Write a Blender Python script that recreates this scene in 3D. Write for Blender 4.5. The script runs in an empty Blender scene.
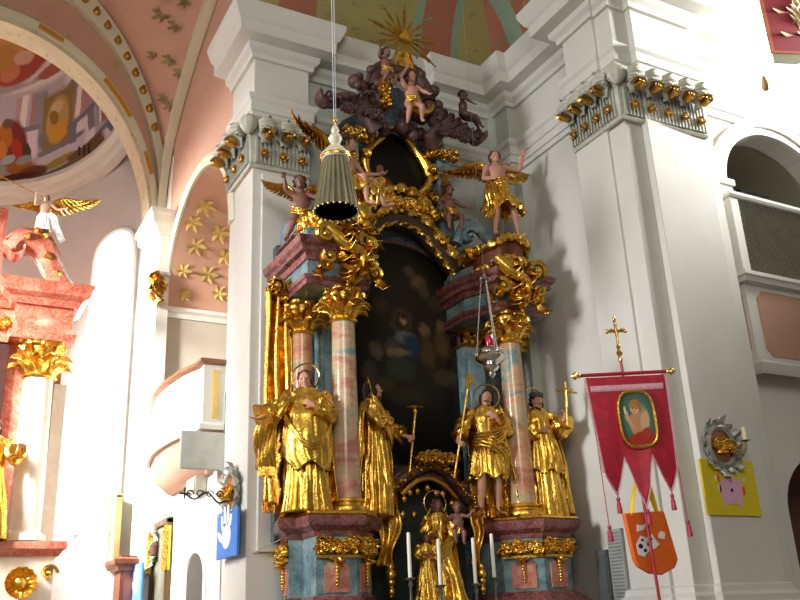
import bpy, bmesh, math, random
from mathutils import Vector, Matrix, noise
V = Vector
PI = math.pi
sin, cos = math.sin, math.cos
SC = bpy.context.scene
COL = SC.collection
ORG = {}

# ---------------------------------------------------------------- mesh building
class MB:
    def __init__(s):
        s.v = []; s.f = []
    def add(s, vs, fs, M=None):
        o = len(s.v)
        s.v += [(M @ V(v)) if M else V(v) for v in vs]
        s.f += [tuple(i + o for i in f) for f in fs]
        return s
    def box(s, x0, x1, y0, y1, z0, z1, M=None):
        vs = [(x, y, z) for z in (z0, z1) for y in (y0, y1) for x in (x0, x1)]
        fs = [(0, 2, 3, 1), (4, 5, 7, 6), (0, 1, 5, 4), (2, 6, 7, 3), (0, 4, 6, 2), (1, 3, 7, 5)]
        return s.add(vs, fs, M)
    def bevbox(s, x0, x1, y0, y1, z0, z1, b=.01, M=None):
        bm = bmesh.new()
        t = MB().box(x0, x1, y0, y1, z0, z1)
        vv = [bm.verts.new(v) for v in t.v]
        for f in t.f: bm.faces.new([vv[i] for i in f])
        bmesh.ops.bevel(bm, geom=bm.edges[:], offset=b, segments=2, affect='EDGES')
        bm.verts.index_update()
        s.add([v.co.copy() for v in bm.verts], [tuple(v.index for v in f.verts) for f in bm.faces], M)
        bm.free(); return s
    def prism(s, poly, z0, z1, M=None):
        n = len(poly)
        vs = [(x, y, z0) for x, y in poly] + [(x, y, z1) for x, y in poly]
        fs = [tuple(range(n - 1, -1, -1)), tuple(range(n, 2 * n))] + [(i, (i + 1) % n, n + (i + 1) % n, n + i) for i in range(n)]
        return s.add(vs, fs, M)
    def plate(s, poly, o, e1, e2, t):
        """2-D outline (a,b) -> solid plate of thickness t along e1 x e2"""
        e1, e2 = V(e1).normalized(), V(e2).normalized(); n = e1.cross(e2)
        M = Matrix((( e1.x, e2.x, n.x, o[0]), (e1.y, e2.y, n.y, o[1]), (e1.z, e2.z, n.z, o[2]), (0, 0, 0, 1)))
        return s.prism(poly, 0, t, M)
    def loft(s, rings, cap=True, close=True):
        n = len(rings[0]); m = len(rings)
        vs = [p for r in rings for p in r]; fs = []
        for j in range(m - 1):
            for i in range(n if close else n - 1):
                k = (i + 1) % n
                fs.append((j * n + i, j * n + k, (j + 1) * n + k, (j + 1) * n + i))
        if cap and close:
            fs.append(tuple(range(n - 1, -1, -1))); fs.append(tuple((m - 1) * n + i for i in range(n)))
        return s.add(vs, fs)
    def grid(s, fn, nu, nv, M=None):
        vs = [fn(i / nu, j / nv) for j in range(nv + 1) for i in range(nu + 1)]
        fs = [(j * (nu + 1) + i, j * (nu + 1) + i + 1, (j + 1) * (nu + 1) + i + 1, (j + 1) * (nu + 1) + i) for j in range(nv) for i in range(nu)]
        return s.add(vs, fs, M)
    def tube(s, pts, rad, n=8, cap=True, flat=1.0, twist=None):
        pts = [V(p) for p in pts]; m = len(pts)
        if not hasattr(rad, '__len__'): rad = [rad] * m
        rings = []; up = None
        for i, p in enumerate(pts):
            t = (pts[min(i + 1, m - 1)] - pts[max(i - 1, 0)])
            t = t.normalized() if t.length > 1e-9 else V((0, 0, 1))
            if up is None:
                a = V((0, 0, 1)) if abs(t.z) < .9 else V((0, 1, 0))
                up = (a - t * a.dot(t)).normalized()
            else:
                up = (up - t * up.dot(t)); up = up.normalized() if up.length > 1e-6 else t.orthogonal().normalized()
            sd = t.cross(up)
            ring = []
            for k in range(n):
                a = 2 * PI * k / n
                q = rad[i] * (twist(a, i) if twist else 1)
                ring.append(p + up * (cos(a) * q) + sd * (sin(a) * q * flat))
            rings.append(ring)
        return s.loft(rings, cap)
    def lathe(s, prof, c=(0, 0, 0), n=24, M=None, sx=1, sy=1, fn=None):
        rings = []
        for j, (r, z) in enumerate(prof):
            ring = []
            for k in range(n):
                a = 2 * PI * k / n; q = max(r, 1e-4) * (fn(a, j) if fn else 1)
                p = V((c[0] + q * cos(a) * sx, c[1] + q * sin(a) * sy, c[2] + z))
                ring.append(M @ p if M else p)
            rings.append(ring)
        return s.loft(rings, True)
    def ball(s, c, r, n=10, M=None):
        if not hasattr(r, '__len__'): r = (r, r, r)
        m = max(4, n // 2 + 1); rings = []
        c = V(c)
        for j in range(m + 1):
            b = PI * (j / m) if 0 < j < m else (1e-3 if j == 0 else PI - 1e-3)
            ring = []
            for k in range(n):
                a = 2 * PI * k / n
                p = V((r[0] * sin(b) * cos(a), r[1] * sin(b) * sin(a), -r[2] * cos(b)))
                ring.append(c + ((M @ p) if M else p))
            rings.append(ring)
        return s.loft(rings, True)
    def sweep(s, path, prof, close=False, z=0):
        """moulding: profile (out, dz) carried along a plan polyline with mitred corners; out is to the right of travel"""
        P = [V((p[0], p[1])) for p in path]; n = len(P); rings = []
        for i in range(n):
            a = P[i] - P[i - 1] if (i > 0 or close) else None
            b = P[(i + 1) % n] - P[i] if (i < n - 1 or close) else None
            na = V((a.y, -a.x)).normalized() if a is not None else None
            nb = V((b.y, -b.x)).normalized() if b is not None else None
            if na is None: m = nb
            elif nb is None: m = na
            else:
                m = na + nb; m = m / max(.25, m.dot(nb)) if m.length > 1e-6 else nb
            rings.append([(P[i].x + m.x * o, P[i].y + m.y * o, z + h) for o, h in prof])
        if close: rings.append(rings[0])
        return s.loft(rings, cap=not close, close=True)
    # ---- ornament
    def leaf(s, o, up, out, L, w, curl=.5, nv=7, lobes=3):
        o, up, out = V(o), V(up).normalized(), V(out).normalized()
        side = up.cross(out).normalized()
        def fn(u, v):
            a = v * PI * curl * 1.25
            r = L / (PI * curl * 1.25)
            c = o + up * (r * sin(a)) + out * (r * (1 - cos(a)))
            wd = w * (math.sin(PI * min(1, .18 + .82 * v)) ** .7) * (1 + .22 * cos(v * lobes * 2 * PI)) * (1 if v < .97 else .3)
            x = (u - .5) * 2
            nrm = (out * cos(a) - up * sin(a))
            return c + side * (x * wd * .5) - nrm * (abs(x) ** 1.5) * wd * .22 + nrm * (.06 * wd if abs(x) < .2 else 0)
        return s.grid(fn, 6, nv)
    def volute(s, c, e1, e2, r, turns=1.6, width=.05, thick=.25, start=0, tail=None):
        """flat scroll: a band spiralling inwards in the e1,e2 plane, width along the normal"""
        c, e1, e2 = V(c), V(e1).normalized(), V(e2).normalized(); n = e1.cross(e2)
        N = int(20 * turns); rings = []
        for i in range(N + 1):
            t = i / N; a = start + t * turns * 2 * PI
            rr = r * (1 - .86 * t ** .8); th = r * thick * (1 - .55 * t)
            d = e1 * cos(a) + e2 * sin(a); w = width * (1 - .15 * t)
            rings.append([c + d * rr - n * w / 2, c + d * (rr - th) - n * w * .38, c + d * (rr - th) + n * w * .38, c + d * rr + n * w / 2, c + d * (rr + th * .15)])
        s.loft(rings, True)
        Mx = Matrix((e1, e2, n)).transposed()
        s.ball(c, (r * .3, r * .3, width * .62), 10, Mx)
        return s
    def ornament(s, c, e1, e2, w, h, seed=1, dens=1.0, deep=.05):
        """a patch of rocaille carving: C-scrolls, leaves and pearls over a w x h field"""
        R = random.Random(seed); c, e1, e2 = V(c), V(e1).normalized(), V(e2).normalized(); n = e1.cross(e2)
        k = max(2, int(dens * 7 * w / max(h, .02)))
        for i in range(k):
            u = (i + .5) / k - .5
            p = c + e1 * (u * w) + e2 * (R.uniform(-.12, .12) * h)
            sg = 1 if i % 2 else -1
            s.volute(p + e2 * (.12 * h * sg) + n * deep * .5, e1 * sg, e2, h * R.uniform(.26, .36), 1.3, deep, .3, R.uniform(-.5, .8))
            for q in range(3):
                a = R.uniform(0, 2 * PI)
                s.leaf(p + n * deep * .2, e1 * cos(a) + e2 * sin(a), n, h * R.uniform(.45, .7), h * R.uniform(.2, .34), .45, 5)
            if R.random() < .6: s.ball(p + n * deep * .8 + e2 * R.uniform(-.3, .3) * h, h * R.uniform(.06, .11), 8)
        return s
    def garland(s, pts, r, lobes=3, turns=.9, n=12):
        N = len(pts)
        s.tube(pts, r, n, True, 1, lambda a, i: 1 + .28 * sin(lobes * a + i * turns) + .12 * sin(i * 2.1))
        return s
    def build(s, name, mat, parent=None, smooth=40, solid=0, remesh=0, world=True, bevel=0, smoothmod=0, subd=0):
        me = bpy.data.meshes.new(name)
        off = ORG.get(parent.name, V((0, 0, 0))) if (parent and world) else V((0, 0, 0))
        me.from_pydata([tuple(v - off) for v in s.v], [], s.f)
        me.validate(verbose=False)
        bm = bmesh.new(); bm.from_mesh(me); bmesh.ops.recalc_face_normals(bm, faces=bm.faces[:]); bm.to_mesh(me); bm.free()
        if smooth:
            me.shade_smooth()
            try: me.set_sharp_from_angle(angle=math.radians(smooth))
            except Exception: pass
        me.materials.append(mat)
        o = bpy.data.objects.new(name, me); COL.objects.link(o)
        if parent: o.parent = parent
        ORG[o.name] = off
        if solid:
            m = o.modifiers.new('s', 'SOLIDIFY'); m.thickness = solid; m.offset = 0
        if remesh:
            m = o.modifiers.new('r', 'REMESH'); m.mode = 'VOXEL'; m.voxel_size = remesh; m.use_smooth_shade = True
            m = o.modifiers.new('c', 'CORRECTIVE_SMOOTH') if False else o.modifiers.new('c', 'SMOOTH'); m.factor = .5; m.iterations = smoothmod or 2
        if bevel:
            m = o.modifiers.new('b', 'BEVEL'); m.width = bevel; m.segments = 2; m.limit_method = 'ANGLE'
        if subd:
            m = o.modifiers.new('u', 'SUBSURF'); m.levels = subd; m.render_levels = subd
        return o

def tag(o, label, cat, group=None, kind=None):
    o['label'] = label; o['category'] = cat
    if group: o['group'] = group
    if kind: o['kind'] = kind
    return o
def struct(o):
    o['kind'] = 'structure'; return o
def thing(name, label, cat, loc=(0, 0, 0), group=None, rotz=0, scale=1):
    o = bpy.data.objects.new(name, None); COL.objects.link(o); o.empty_display_size = .1
    o.location = loc; o.rotation_euler = (0, 0, rotz); o.scale = (scale,) * 3
    ORG[o.name] = V(loc)
    return tag(o, label, cat, group)
def kids(o): return [c for c in COL.objects if c.parent == o]
def dup(root, loc, label, group=None, rotz=None):
    r = root.copy(); COL.objects.link(r); r.location = loc; r['label'] = label
    if group: r['group'] = group
    if rotz is not None: r.rotation_euler = (0, 0, rotz)
    for ch in kids(root):
        c = ch.copy(); COL.objects.link(c); c.parent = r
        for g in kids(ch):
            d = g.copy(); COL.objects.link(d); d.parent = c
    return r
def lerp(a, b, t): return a + (b - a) * t
def spline(pts, n):
    """Catmull-Rom through points"""
    P = [V(p) for p in pts]; out = []
    P = [P[0] * 2 - P[1]] + P + [P[-1] * 2 - P[-2]]
    m = len(P) - 3
    for i in range(n + 1):
        t = i / n * m; k = min(int(t), m - 1); t -= k
        a, b, c, d = P[k:k + 4]
        out.append(.5 * ((2 * b) + (c - a) * t + (2 * a - 5 * b + 4 * c - d) * t * t + (3 * b - a - 3 * c + d) * t ** 3))
    return out
def interp(tab, x):
    """piecewise-smooth table lookup: rows (x, a, b, ...)"""
    if x <= tab[0][0]: return tab[0][1:]
    for p, q in zip(tab, tab[1:]):
        if x <= q[0]:
            t = (x - p[0]) / (q[0] - p[0]); t = t * t * (3 - 2 * t) * .5 + t * .5
            return [lerp(a, b, t) for a, b in zip(p[1:], q[1:])]
    return tab[-1][1:]

# ---------------------------------------------------------------- materials
def srgb(h):
    if isinstance(h, str):
        h = [int(h[i:i + 2], 16) / 255 for i in (0, 2, 4)]
    return tuple((c / 12.92 if c <= .04045 else ((c + .055) / 1.055) ** 2.4) for c in h) + (1,)
class NT:
    def __init__(s, name):
        s.m = bpy.data.materials.new(name); s.m.use_nodes = True
        s.t = s.m.node_tree; s.b = s.t.nodes['Principled BSDF']
    def n(s, typ, **kw):
        x = s.t.nodes.new(typ)
        for k, v in kw.items(): setattr(x, k, v)
        return x
    def l(s, a, b): s.t.links.new(a, b)
    def setin(s, sock, v):
        if hasattr(v, 'is_output'): s.l(v, sock)
        else: sock.default_value = v
    def math(s, op, a, b=0.0, c=None, clamp=False):
        x = s.n('ShaderNodeMath', operation=op, use_clamp=clamp)
        s.setin(x.inputs[0], a); s.setin(x.inputs[1], b)
        if c is not None: s.setin(x.inputs[2], c)
        return x.outputs[0]
    def mix(s, f, a, b, blend='MIX'):
        x = s.n('ShaderNodeMix', data_type='RGBA', blend_type=blend)
        s.setin(x.inputs[0], f); s.setin(x.inputs[6], a); s.setin(x.inputs[7], b)
        return x.outputs[2]
    def coord(s, scale=(1, 1, 1), rot=(0, 0, 0), loc=(0, 0, 0)):
        tc = s.n('ShaderNodeTexCoord'); mp = s.n('ShaderNodeMapping')
        s.l(tc.outputs['Object'], mp.inputs[0])
        mp.inputs['Scale'].default_value = scale; mp.inputs['Rotation'].default_value = rot; mp.inputs['Location'].default_value = loc
        return mp.outputs[0]
    def noise(s, vec, scale=5, detail=4, rough=.55, dist=0):
        x = s.n('ShaderNodeTexNoise'); s.l(vec, x.inputs['Vector'])
        x.inputs['Scale'].default_value = scale; x.inputs['Detail'].default_value = detail; x.inputs['Roughness'].default_value = rough
        x.inputs['Distortion'].default_value = dist
        return x.outputs['Fac']
    def ramp(s, f, stops, mode='LINEAR'):
        x = s.n('ShaderNodeValToRGB'); s.l(f, x.inputs[0]); x.color_ramp.interpolation = mode
        e = x.color_ramp.elements
        while len(e) < len(stops): e.new(.5)
        for el, (p, c) in zip(e, stops): el.position = p; el.color = c if not isinstance(c, str) else srgb(c)
        return x.outputs[0]
    def bump(s, h, strength=.3, dist=.02):
        x = s.n('ShaderNodeBump'); s.l(h, x.inputs['Height']); x.inputs['Strength'].default_value = strength; x.inputs['Distance'].default_value = dist
        s.l(x.outputs[0], s.b.inputs['Normal'])
    def fin(s, color=None, rough=.5, metal=0.0, spec=None, **kw):
        if color is not None: s.setin(s.b.inputs['Base Color'], color if not isinstance(color, str) else srgb(color))
        s.setin(s.b.inputs['Roughness'], rough); s.setin(s.b.inputs['Metallic'], metal)
        if spec is not None: s.b.inputs['Specular IOR Level'].default_value = spec
        for k, v in kw.items(): s.setin(s.b.inputs[k.replace('_', ' ')], v)
        return s.m
def plain(name, col, rough=.5, metal=0, var=.12, scale=6, bump=0, spec=None):
    m = NT(name); v = m.coord()
    f = m.noise(v, scale, 5)
    c = srgb(col); d = tuple(x * (1 - var) for x in c[:3]) + (1,); e = tuple(min(1, x * (1 + var)) for x in c[:3]) + (1,)
    col_ = m.ramp(f, [(.3, d), (.7, e)])
    if bump: m.bump(m.noise(v, scale * 5, 4), bump)
    return m.fin(col_, rough, metal, spec)
def marble(name, stops, scale=2.0, rough=.22, stretch=(1, 1, 1), dist=1.6):
    m = NT(name); v = m.coord(stretch)
    a = m.noise(v, scale, 6, .62, dist)
    c = m.ramp(a, stops)
    vein = m.ramp(m.noise(v, scale * 2.3, 8, .7, 2.5), [(.46, (0, 0, 0, 1)), (.5, (.16, .16, .16, 1)), (.54, (0, 0, 0, 1))])
    c = m.mix(vein, c, srgb('e8dfd0'))
    return m.fin(c, rough)
def picture(name, base, blobs, rough=.45, noise_amt=.5, swap='xz', grime=None):
    """a painted panel: soft strokes (cx, cy, rx, ry, rot, colour, softness) in the panel's own metres"""
    m = NT(name); tc = m.n('ShaderNodeTexCoord'); sep = m.n('ShaderNodeSeparateXYZ')
    nz = m.n('ShaderNodeTexNoise'); m.l(tc.outputs['Object'], nz.inputs['Vector']); nz.inputs['Scale'].default_value = 9; nz.inputs['Detail'].default_value = 3
    vm = m.n('ShaderNodeVectorMath', operation='SUBTRACT'); m.l(nz.outputs['Color'], vm.inputs[0]); vm.inputs[1].default_value = (.5, .5, .5)
    vs = m.n('ShaderNodeVectorMath', operation='SCALE'); m.l(vm.outputs[0], vs.inputs[0]); vs.inputs['Scale'].default_value = .06 * noise_amt
    va = m.n('ShaderNodeVectorMath', operation='ADD'); m.l(tc.outputs['Object'], va.inputs[0]); m.l(vs.outputs[0], va.inputs[1])
    m.l(va.outputs[0], sep.inputs[0])
    X, Y = sep.outputs['XYZ'.index(swap[0].upper())], sep.outputs['XYZ'.index(swap[1].upper())]
    c = base if not isinstance(base, str) else srgb(base)
    f = m.noise(tc.outputs['Object'], 3.5, 5)
    c = m.mix(m.ramp(f, [(.35, (0, 0, 0, 1)), (.7, (.5, .5, .5, 1))]), c, srgb(grime) if grime else tuple(x * .5 for x in (c[:3])) + (1,))
    for cx, cy, rx, ry, rot, col, soft, *sq in blobs:
        ca, sa = cos(rot), sin(rot)
        dx = m.math('SUBTRACT', X, cx); dy = m.math('SUBTRACT', Y, cy)
        u = m.math('MULTIPLY_ADD', dx, ca / rx, m.math('MULTIPLY', dy, sa / rx))
        w = m.math('MULTIPLY_ADD', dx, -sa / ry, m.math('MULTIPLY', dy, ca / ry))
        if sq: r = m.math('MAXIMUM', m.math('ABSOLUTE', u), m.math('ABSOLUTE', w))
        else: r = m.math('ADD', m.math('MULTIPLY', u, u), m.math('MULTIPLY', w, w))
        k = m.math('MULTIPLY', m.math('SUBTRACT', 1 + soft * .5, r), 1 / max(soft, .02), clamp=True)
        c = m.mix(k, c, srgb(col))
    return m.fin(c, rough, 0, .15)

def gold_mat(name, col=(.86, .53, .09, 1), rough=.27, dark=.35):
    m = NT(name); v = m.coord()
    f = m.noise(v, 9, 5)
    c = m.mix(m.ramp(f, [(.42, (0, 0, 0, 1)), (.75, (1, 1, 1, 1))]), col, (col[0] * dark * 1.6, col[1] * dark * 1.3, col[2] * dark, 1))
    m.bump(m.noise(v, 26, 4), .25, .02)
    return m.fin(c, m.ramp(f, [(.3, (rough - .06,) * 3 + (1,)), (.8, (rough + .16,) * 3 + (1,))]), 1.0)
GOLD = gold_mat('gilded_wood')
GOLD2 = gold_mat('aged_gilding', (.62, .35, .07, 1), .34, .3)
BRASS = gold_mat('polished_brass', (.83, .56, .16, 1), .2, .5)
SILVER = plain('silver', 'd9d7d2', .2, 1, .15, 8)
FLESH = plain('painted_flesh', 'c08a72', .5, 0, .14, 7)
FLESH2 = plain('dusky_painted_flesh', '7d5348', .5, 0, .2, 7)
PALEFLESH = plain('pale_painted_flesh', 'dcb49a', .5, 0, .12, 7)
HAIR = plain('dark_brown_hair', '2a1b14', .6, 0, .3, 30, .4)
HAIR2 = plain('chestnut_hair', '5b3820', .6, 0, .3, 30, .4)
PLASTER = None
def plaster(name, col, var=.05, stain=None):
    m = NT(name); v = m.coord()
    f = m.noise(v, 1.3, 6, .6)
    c = srgb(col); d = tuple(x * (1 - var) for x in c[:3]) + (1,); e = tuple(min(1, x * (1 + var)) for x in c[:3]) + (1,)
    k = m.ramp(f, [(.3, d), (.7, e)])
    m.bump(m.noise(v, 22, 5), .07, .01)
    return m.fin(k, .75, 0, .3)
WALL = plaster('limewashed_plaster', 'cfccc4')
WALLW = plaster('white_limewash', 'dcd8cf')
WALLG = plaster('grey_green_plaster', 'b4b8b0')
REDM = marble('red_marble_paint', [(.3, '4f2426'), (.5, '763b3c'), (.7, '8f5654')], 2.5)
REDM2 = marble('dark_red_marble_paint', [(.3, '3a1a1c'), (.5, '5d2c2e'), (.7, '7c4a48')], 2.5)
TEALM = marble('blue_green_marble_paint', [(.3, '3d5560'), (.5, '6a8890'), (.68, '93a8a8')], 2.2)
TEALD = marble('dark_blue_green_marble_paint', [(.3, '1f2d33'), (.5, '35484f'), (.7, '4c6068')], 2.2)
COLM = marble('pink_and_cream_marble_paint', [(.36, '6d8c98'), (.43, 'b9a784'), (.5, 'c2a27e'), (.56, 'b87464'), (.66, 'ad5c50')], 1.1, .16, (.8, .8, 2.0), .8)
COLM2 = marble('salmon_marble_paint', [(.36, '6f8a8a'), (.43, 'b99a72'), (.5, 'c08a66'), (.58, 'ad6850'), (.68, 'b58a68')], 1.1, .16, (.8, .8, 2.0), .8)
PANELM = marble('brick_pink_marble_paint', [(.3, '9a4c3c'), (.5, 'bd7460'), (.7, 'cda592')], 3.5)
BROWN = plain('brown_purple_wood', '553a38', .45, 0, .3, 7)
DARK = plain('matte_black', '15130f', .7)  # plain black for the cow's spots and the board's dot
VELVET = None
# ---------------------------------------------------------------- camera (the photograph's frame, 800 x 600)
FPX = 880.0; YAW, PIT, ROL = (math.radians(a) for a in (28.98, 20.25, 2.54))
CF = V((sin(YAW) * cos(PIT), cos(YAW) * cos(PIT), sin(PIT)))
_r = V((cos(YAW), -sin(YAW), 0)); _u = _r.cross(CF)
CR = _r * cos(ROL) - _u * sin(ROL); CU = _u * cos(ROL) + _r * sin(ROL)
EYE = V((0, 0, 1.65))
cam = bpy.data.cameras.new('camera'); camo = bpy.data.objects.new('camera', cam); COL.objects.link(camo)
cam.sensor_width = 36; cam.lens = 36 * FPX / 800; cam.clip_end = 200
camo.matrix_world = Matrix(((CR.x, CU.x, -CF.x, EYE.x), (CR.y, CU.y, -CF.y, EYE.y), (CR.z, CU.z, -CF.z, EYE.z), (0, 0, 0, 1)))
SC.camera = camo
def ray(px, py): return CF + CR * ((px - 400) / FPX) + CU * ((300 - py) / FPX)
def atY(px, py, Y): d = ray(px, py); return EYE + d * (Y / d.y)
def atX(px, py, X): d = ray(px, py); return EYE + d * (X / d.x)

# ---------------------------------------------------------------- the room
XL = 3.38          # chancel side wall and left face of the chancel-arch pier
PINKV = None
def fresco_pink(name, base='cf9f86', green='9aa083', gold='c79a3a', cream='d8d0a8', sc=1.0):
    m = NT(name); v = m.coord((sc,) * 3)
    f = m.noise(v, 1.7, 5, .6, .6)
    c = m.ramp(m.noise(v, .9, 3), [(.35, srgb(base)), (.7, tuple(x * .86 for x in srgb(base)[:3]) + (1,))])
    w = m.n('ShaderNodeTexVoronoi', feature='F1'); m.l(v, w.inputs['Vector']); w.inputs['Scale'].default_value = 2.6
    k = m.ramp(m.math('ADD', w.outputs['Distance'], m.math('MULTIPLY', f, .5)), [(.5, (1, 1, 1, 1)), (.58, (0, 0, 0, 1))])
    n2 = m.noise(v, 9, 4, .6, 1.5)
    leafy = m.math('MULTIPLY', k, m.ramp(n2, [(.5, (0, 0, 0, 1)), (.56, (1, 1, 1, 1))]))
    c = m.mix(leafy, c, srgb(green))
    k2 = m.math('MULTIPLY', k, m.ramp(m.noise(v, 6.5, 3, .5, 1), [(.6, (0, 0, 0, 1)), (.64, (1, 1, 1, 1))]))
    c = m.mix(k2, c, srgb(gold))
    k3 = m.ramp(f, [(.66, (0, 0, 0, 1)), (.7, (.8, .8, .8, 1))])
    c = m.mix(k3, c, srgb(cream))
    return m.fin(c, .7)
PINKV = fresco_pink('pink_fresco_ornament')
PINKP = plaster('pink_limewash', 'cfa28c')
OLIVE = fresco_pink('olive_fresco_ornament', '9c9058', '6f7a58', 'b88a3c', 'b09a60', 1.4)
ROSE = fresco_pink('rose_fresco_ornament', 'a0614c', '6f7a58', 'b88a3c', '9a7a60', 1.4)
GREENB = plaster('sage_painted_band', '84947e')
CREAM = plaster('cream_painted_rib', 'd9d3b8')

struct(MB().box(-14, 20, -6, 30, -.2, 0).build('floor', plain('stone_floor', '8f877a', .5, 0, .1, 2), smooth=0))

# altar bay: back wall, corner pilasters, right-hand pier
def wbox(name, mat, *b): return struct(MB().box(*b).build(name, mat, smooth=0))
wbox('wall_altar', WALLG, 4.1, 7.6, 10.2, 10.6, 0, 10.2)
w = MB().box(XL, 4.2, 10.0, 10.95, 0, 9.6)
w.box(XL - .0, 4.2, 10.0, 10.95, 9.6, 10.2)
for x0, x1 in ((XL + .12, 4.1),):                      # raised panel fillet on the front of the pier
    w.box(x0, x1, 9.95, 10.0, 2.5, 7.38)
struct(w.build('wall_pier_left', WALL, bevel=.012))
w = MB().box(6.45, 7.35, 10.0, 10.2, 0, 9.8).box(7.35, 7.6, 9.55, 10.0, 0, 9.8)
w.lathe([(.09, 0), (.09, 9.7)], (7.36, 9.98, 0), 14)
struct(w.build('wall_corner_pilaster', WALLG, bevel=.01))
wbox('wall_bay_right', WALL, 7.5, 8.0, 7.4, 10.6, 0, 10.2)
w = MB().box(7.15, 7.6, 7.28, 7.9, 0, 9.8).box(7.2, 8.75, 7.0, 7.6, 0, 9.8).box(7.48, 8.5, 6.9, 7.0, 0, 9.8)
struct(w.build('wall_pier_right', WALL, bevel=.012))
# nave wall right of the pier: an arched opening for the gallery and a doorway below, cut as strips round the curves
def arch_z(x, c, hw, z0, rise): return z0 + rise * math.sqrt(max(0, 1 - ((x - c) / hw) ** 2))
NW = 7.3
w = MB()
ax, ahw, az0, arise = 10.35, 1.13, 7.15, .98
dx_, dhw, dz0, drise = 10.25, 1.0, 2.75, .75
w.box(8.6, ax - ahw, NW, NW + .35, 3.6, 10.2); w.box(ax + ahw, 14, NW, NW + .35, 0, 10.2)
w.box(8.6, dx_ - dhw, NW, NW + .35, 0, 3.6); w.box(dx_ + dhw, ax + ahw, NW, NW + .35, 0, 3.6)
w.box(ax - ahw, ax + ahw, NW, NW + .35, 3.6, 5.6)
N = 24
for (c, hw, z0, rs, top) in ((ax, ahw, az0, arise, 10.2), (dx_, dhw, dz0, drise, 3.6)):
    for i in range(N):
        a0, a1 = c - hw * cos(PI * i / N), c - hw * cos(PI * (i + 1) / N)
        za, zb = arch_z(a0, c, hw, z0, rs), arch_z(a1, c, hw, z0, rs)
        w.add([(a0, NW, za), (a1, NW, zb), (a1, NW, top), (a0, NW, top), (a0, NW + .35, za), (a1, NW + .35, zb), (a1, NW + .35, top), (a0, NW + .35, top)],
              [(0, 1, 2, 3), (7, 6, 5, 4), (0, 4, 5, 1)])
struct(w.build('wall_nave_right', WALL, smooth=30))
# the vaulted box behind the gallery arch
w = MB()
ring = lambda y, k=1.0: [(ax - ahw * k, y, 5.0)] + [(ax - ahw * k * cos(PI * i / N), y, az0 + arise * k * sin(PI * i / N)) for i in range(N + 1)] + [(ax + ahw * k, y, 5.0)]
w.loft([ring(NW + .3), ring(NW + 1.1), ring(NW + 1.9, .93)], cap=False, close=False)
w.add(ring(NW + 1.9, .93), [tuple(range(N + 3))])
struct(w.build('wall_gallery_recess', plaster('grey_olive_plaster', '8d8a76'), smooth=40))  # recess plaster in a darker grey-olive than the nave wall
wbox('wall_door_recess', plain('reddish_dark_wall', '6a4238', .7), 8.9, 14, 8.4, 8.5, 0, 3.6)
# arch moulding + impost of the gallery opening
w = MB()
for r0, r1, dp in ((1.0, 1.1, .05), (1.1, 1.2, .09)):
    rings = []
    for i in range(N + 1):
        a = PI * i / N
        q = [(ax - (ahw * r) * cos(a), NW - d, az0 + (arise + ahw * (r - 1)) * sin(a)) for r, d in ((r0, 0), (r0, dp), (r1, dp), (r1, 0))]
        rings.append(q)
    w.loft(rings)
for sgn in (-1, 1):
    xx = ax + sgn * ahw * 1.08
    w.box(xx - .17, xx + .17, NW - .10, NW + .02, az0 - .07, az0 + .02); w.box(xx - .14, xx + .14, NW - .07, NW + .02, az0 - .22, az0 - .07)
    w.box(xx - .1, xx + .1, NW - .04, NW + .02, 5.0, az0 - .22)
struct(w.build('trim_gallery_arch', WALLW, smooth=30))

# the great entablature running round everything
ENT = [(XL, 10.95), (XL, 10.0), (4.2, 10.0), (4.2, 10.2), (6.45, 10.2), (6.45, 10.0), (7.35, 10.0), (7.35, 9.55), (7.5, 9.55), (7.5, 7.9), (7.15, 7.9), (7.15, 7.28), (7.2, 7.28),
       (7.2, 7.0), (7.48, 7.0), (7.48, 6.9), (8.5, 6.9), (8.5, 7.3), (14, 7.3)]
arch_p = [(0, 0), (.03, 0), (.03, .12), (.055, .13), (.055, .26), (.09, .3), (.1, .37), (0, .37)]
struct(MB().sweep(ENT, arch_p, z=8.2).build('trim_architrave', WALL, smooth=30))
corn_p = [(0, 0), (.05, 0), (.06, .07), (.12, .12), (.13, .2), (.3, .23), (.31, .4), (.35, .43), (.4, .54), (.42, .6), (.42, .66), (0, .7)]
struct(MB().sweep(ENT, corn_p, z=9.18).build('trim_cornice', WALL, smooth=30))
base_p = [(0, 0), (.14, 0), (.14, 1.72), (.1, 1.74), (.1, 1.8), (.05, 1.84), (.04, 1.9), (0, 1.92)]
struct(MB().sweep(ENT[9:], base_p, z=0).build('baseboard_nave_right', WALL, smooth=30))
# astragal line under the frieze on the wall between the pilaster capitals
ast = [(0, 0), (.05, 0), (.06, .05), (.03, .07), (0, .07)]
struct(MB().sweep([(7.5, 9.5), (7.5, 7.95)], ast, z=8.08).build('trim_astragal', WALL, smooth=30))

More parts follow.
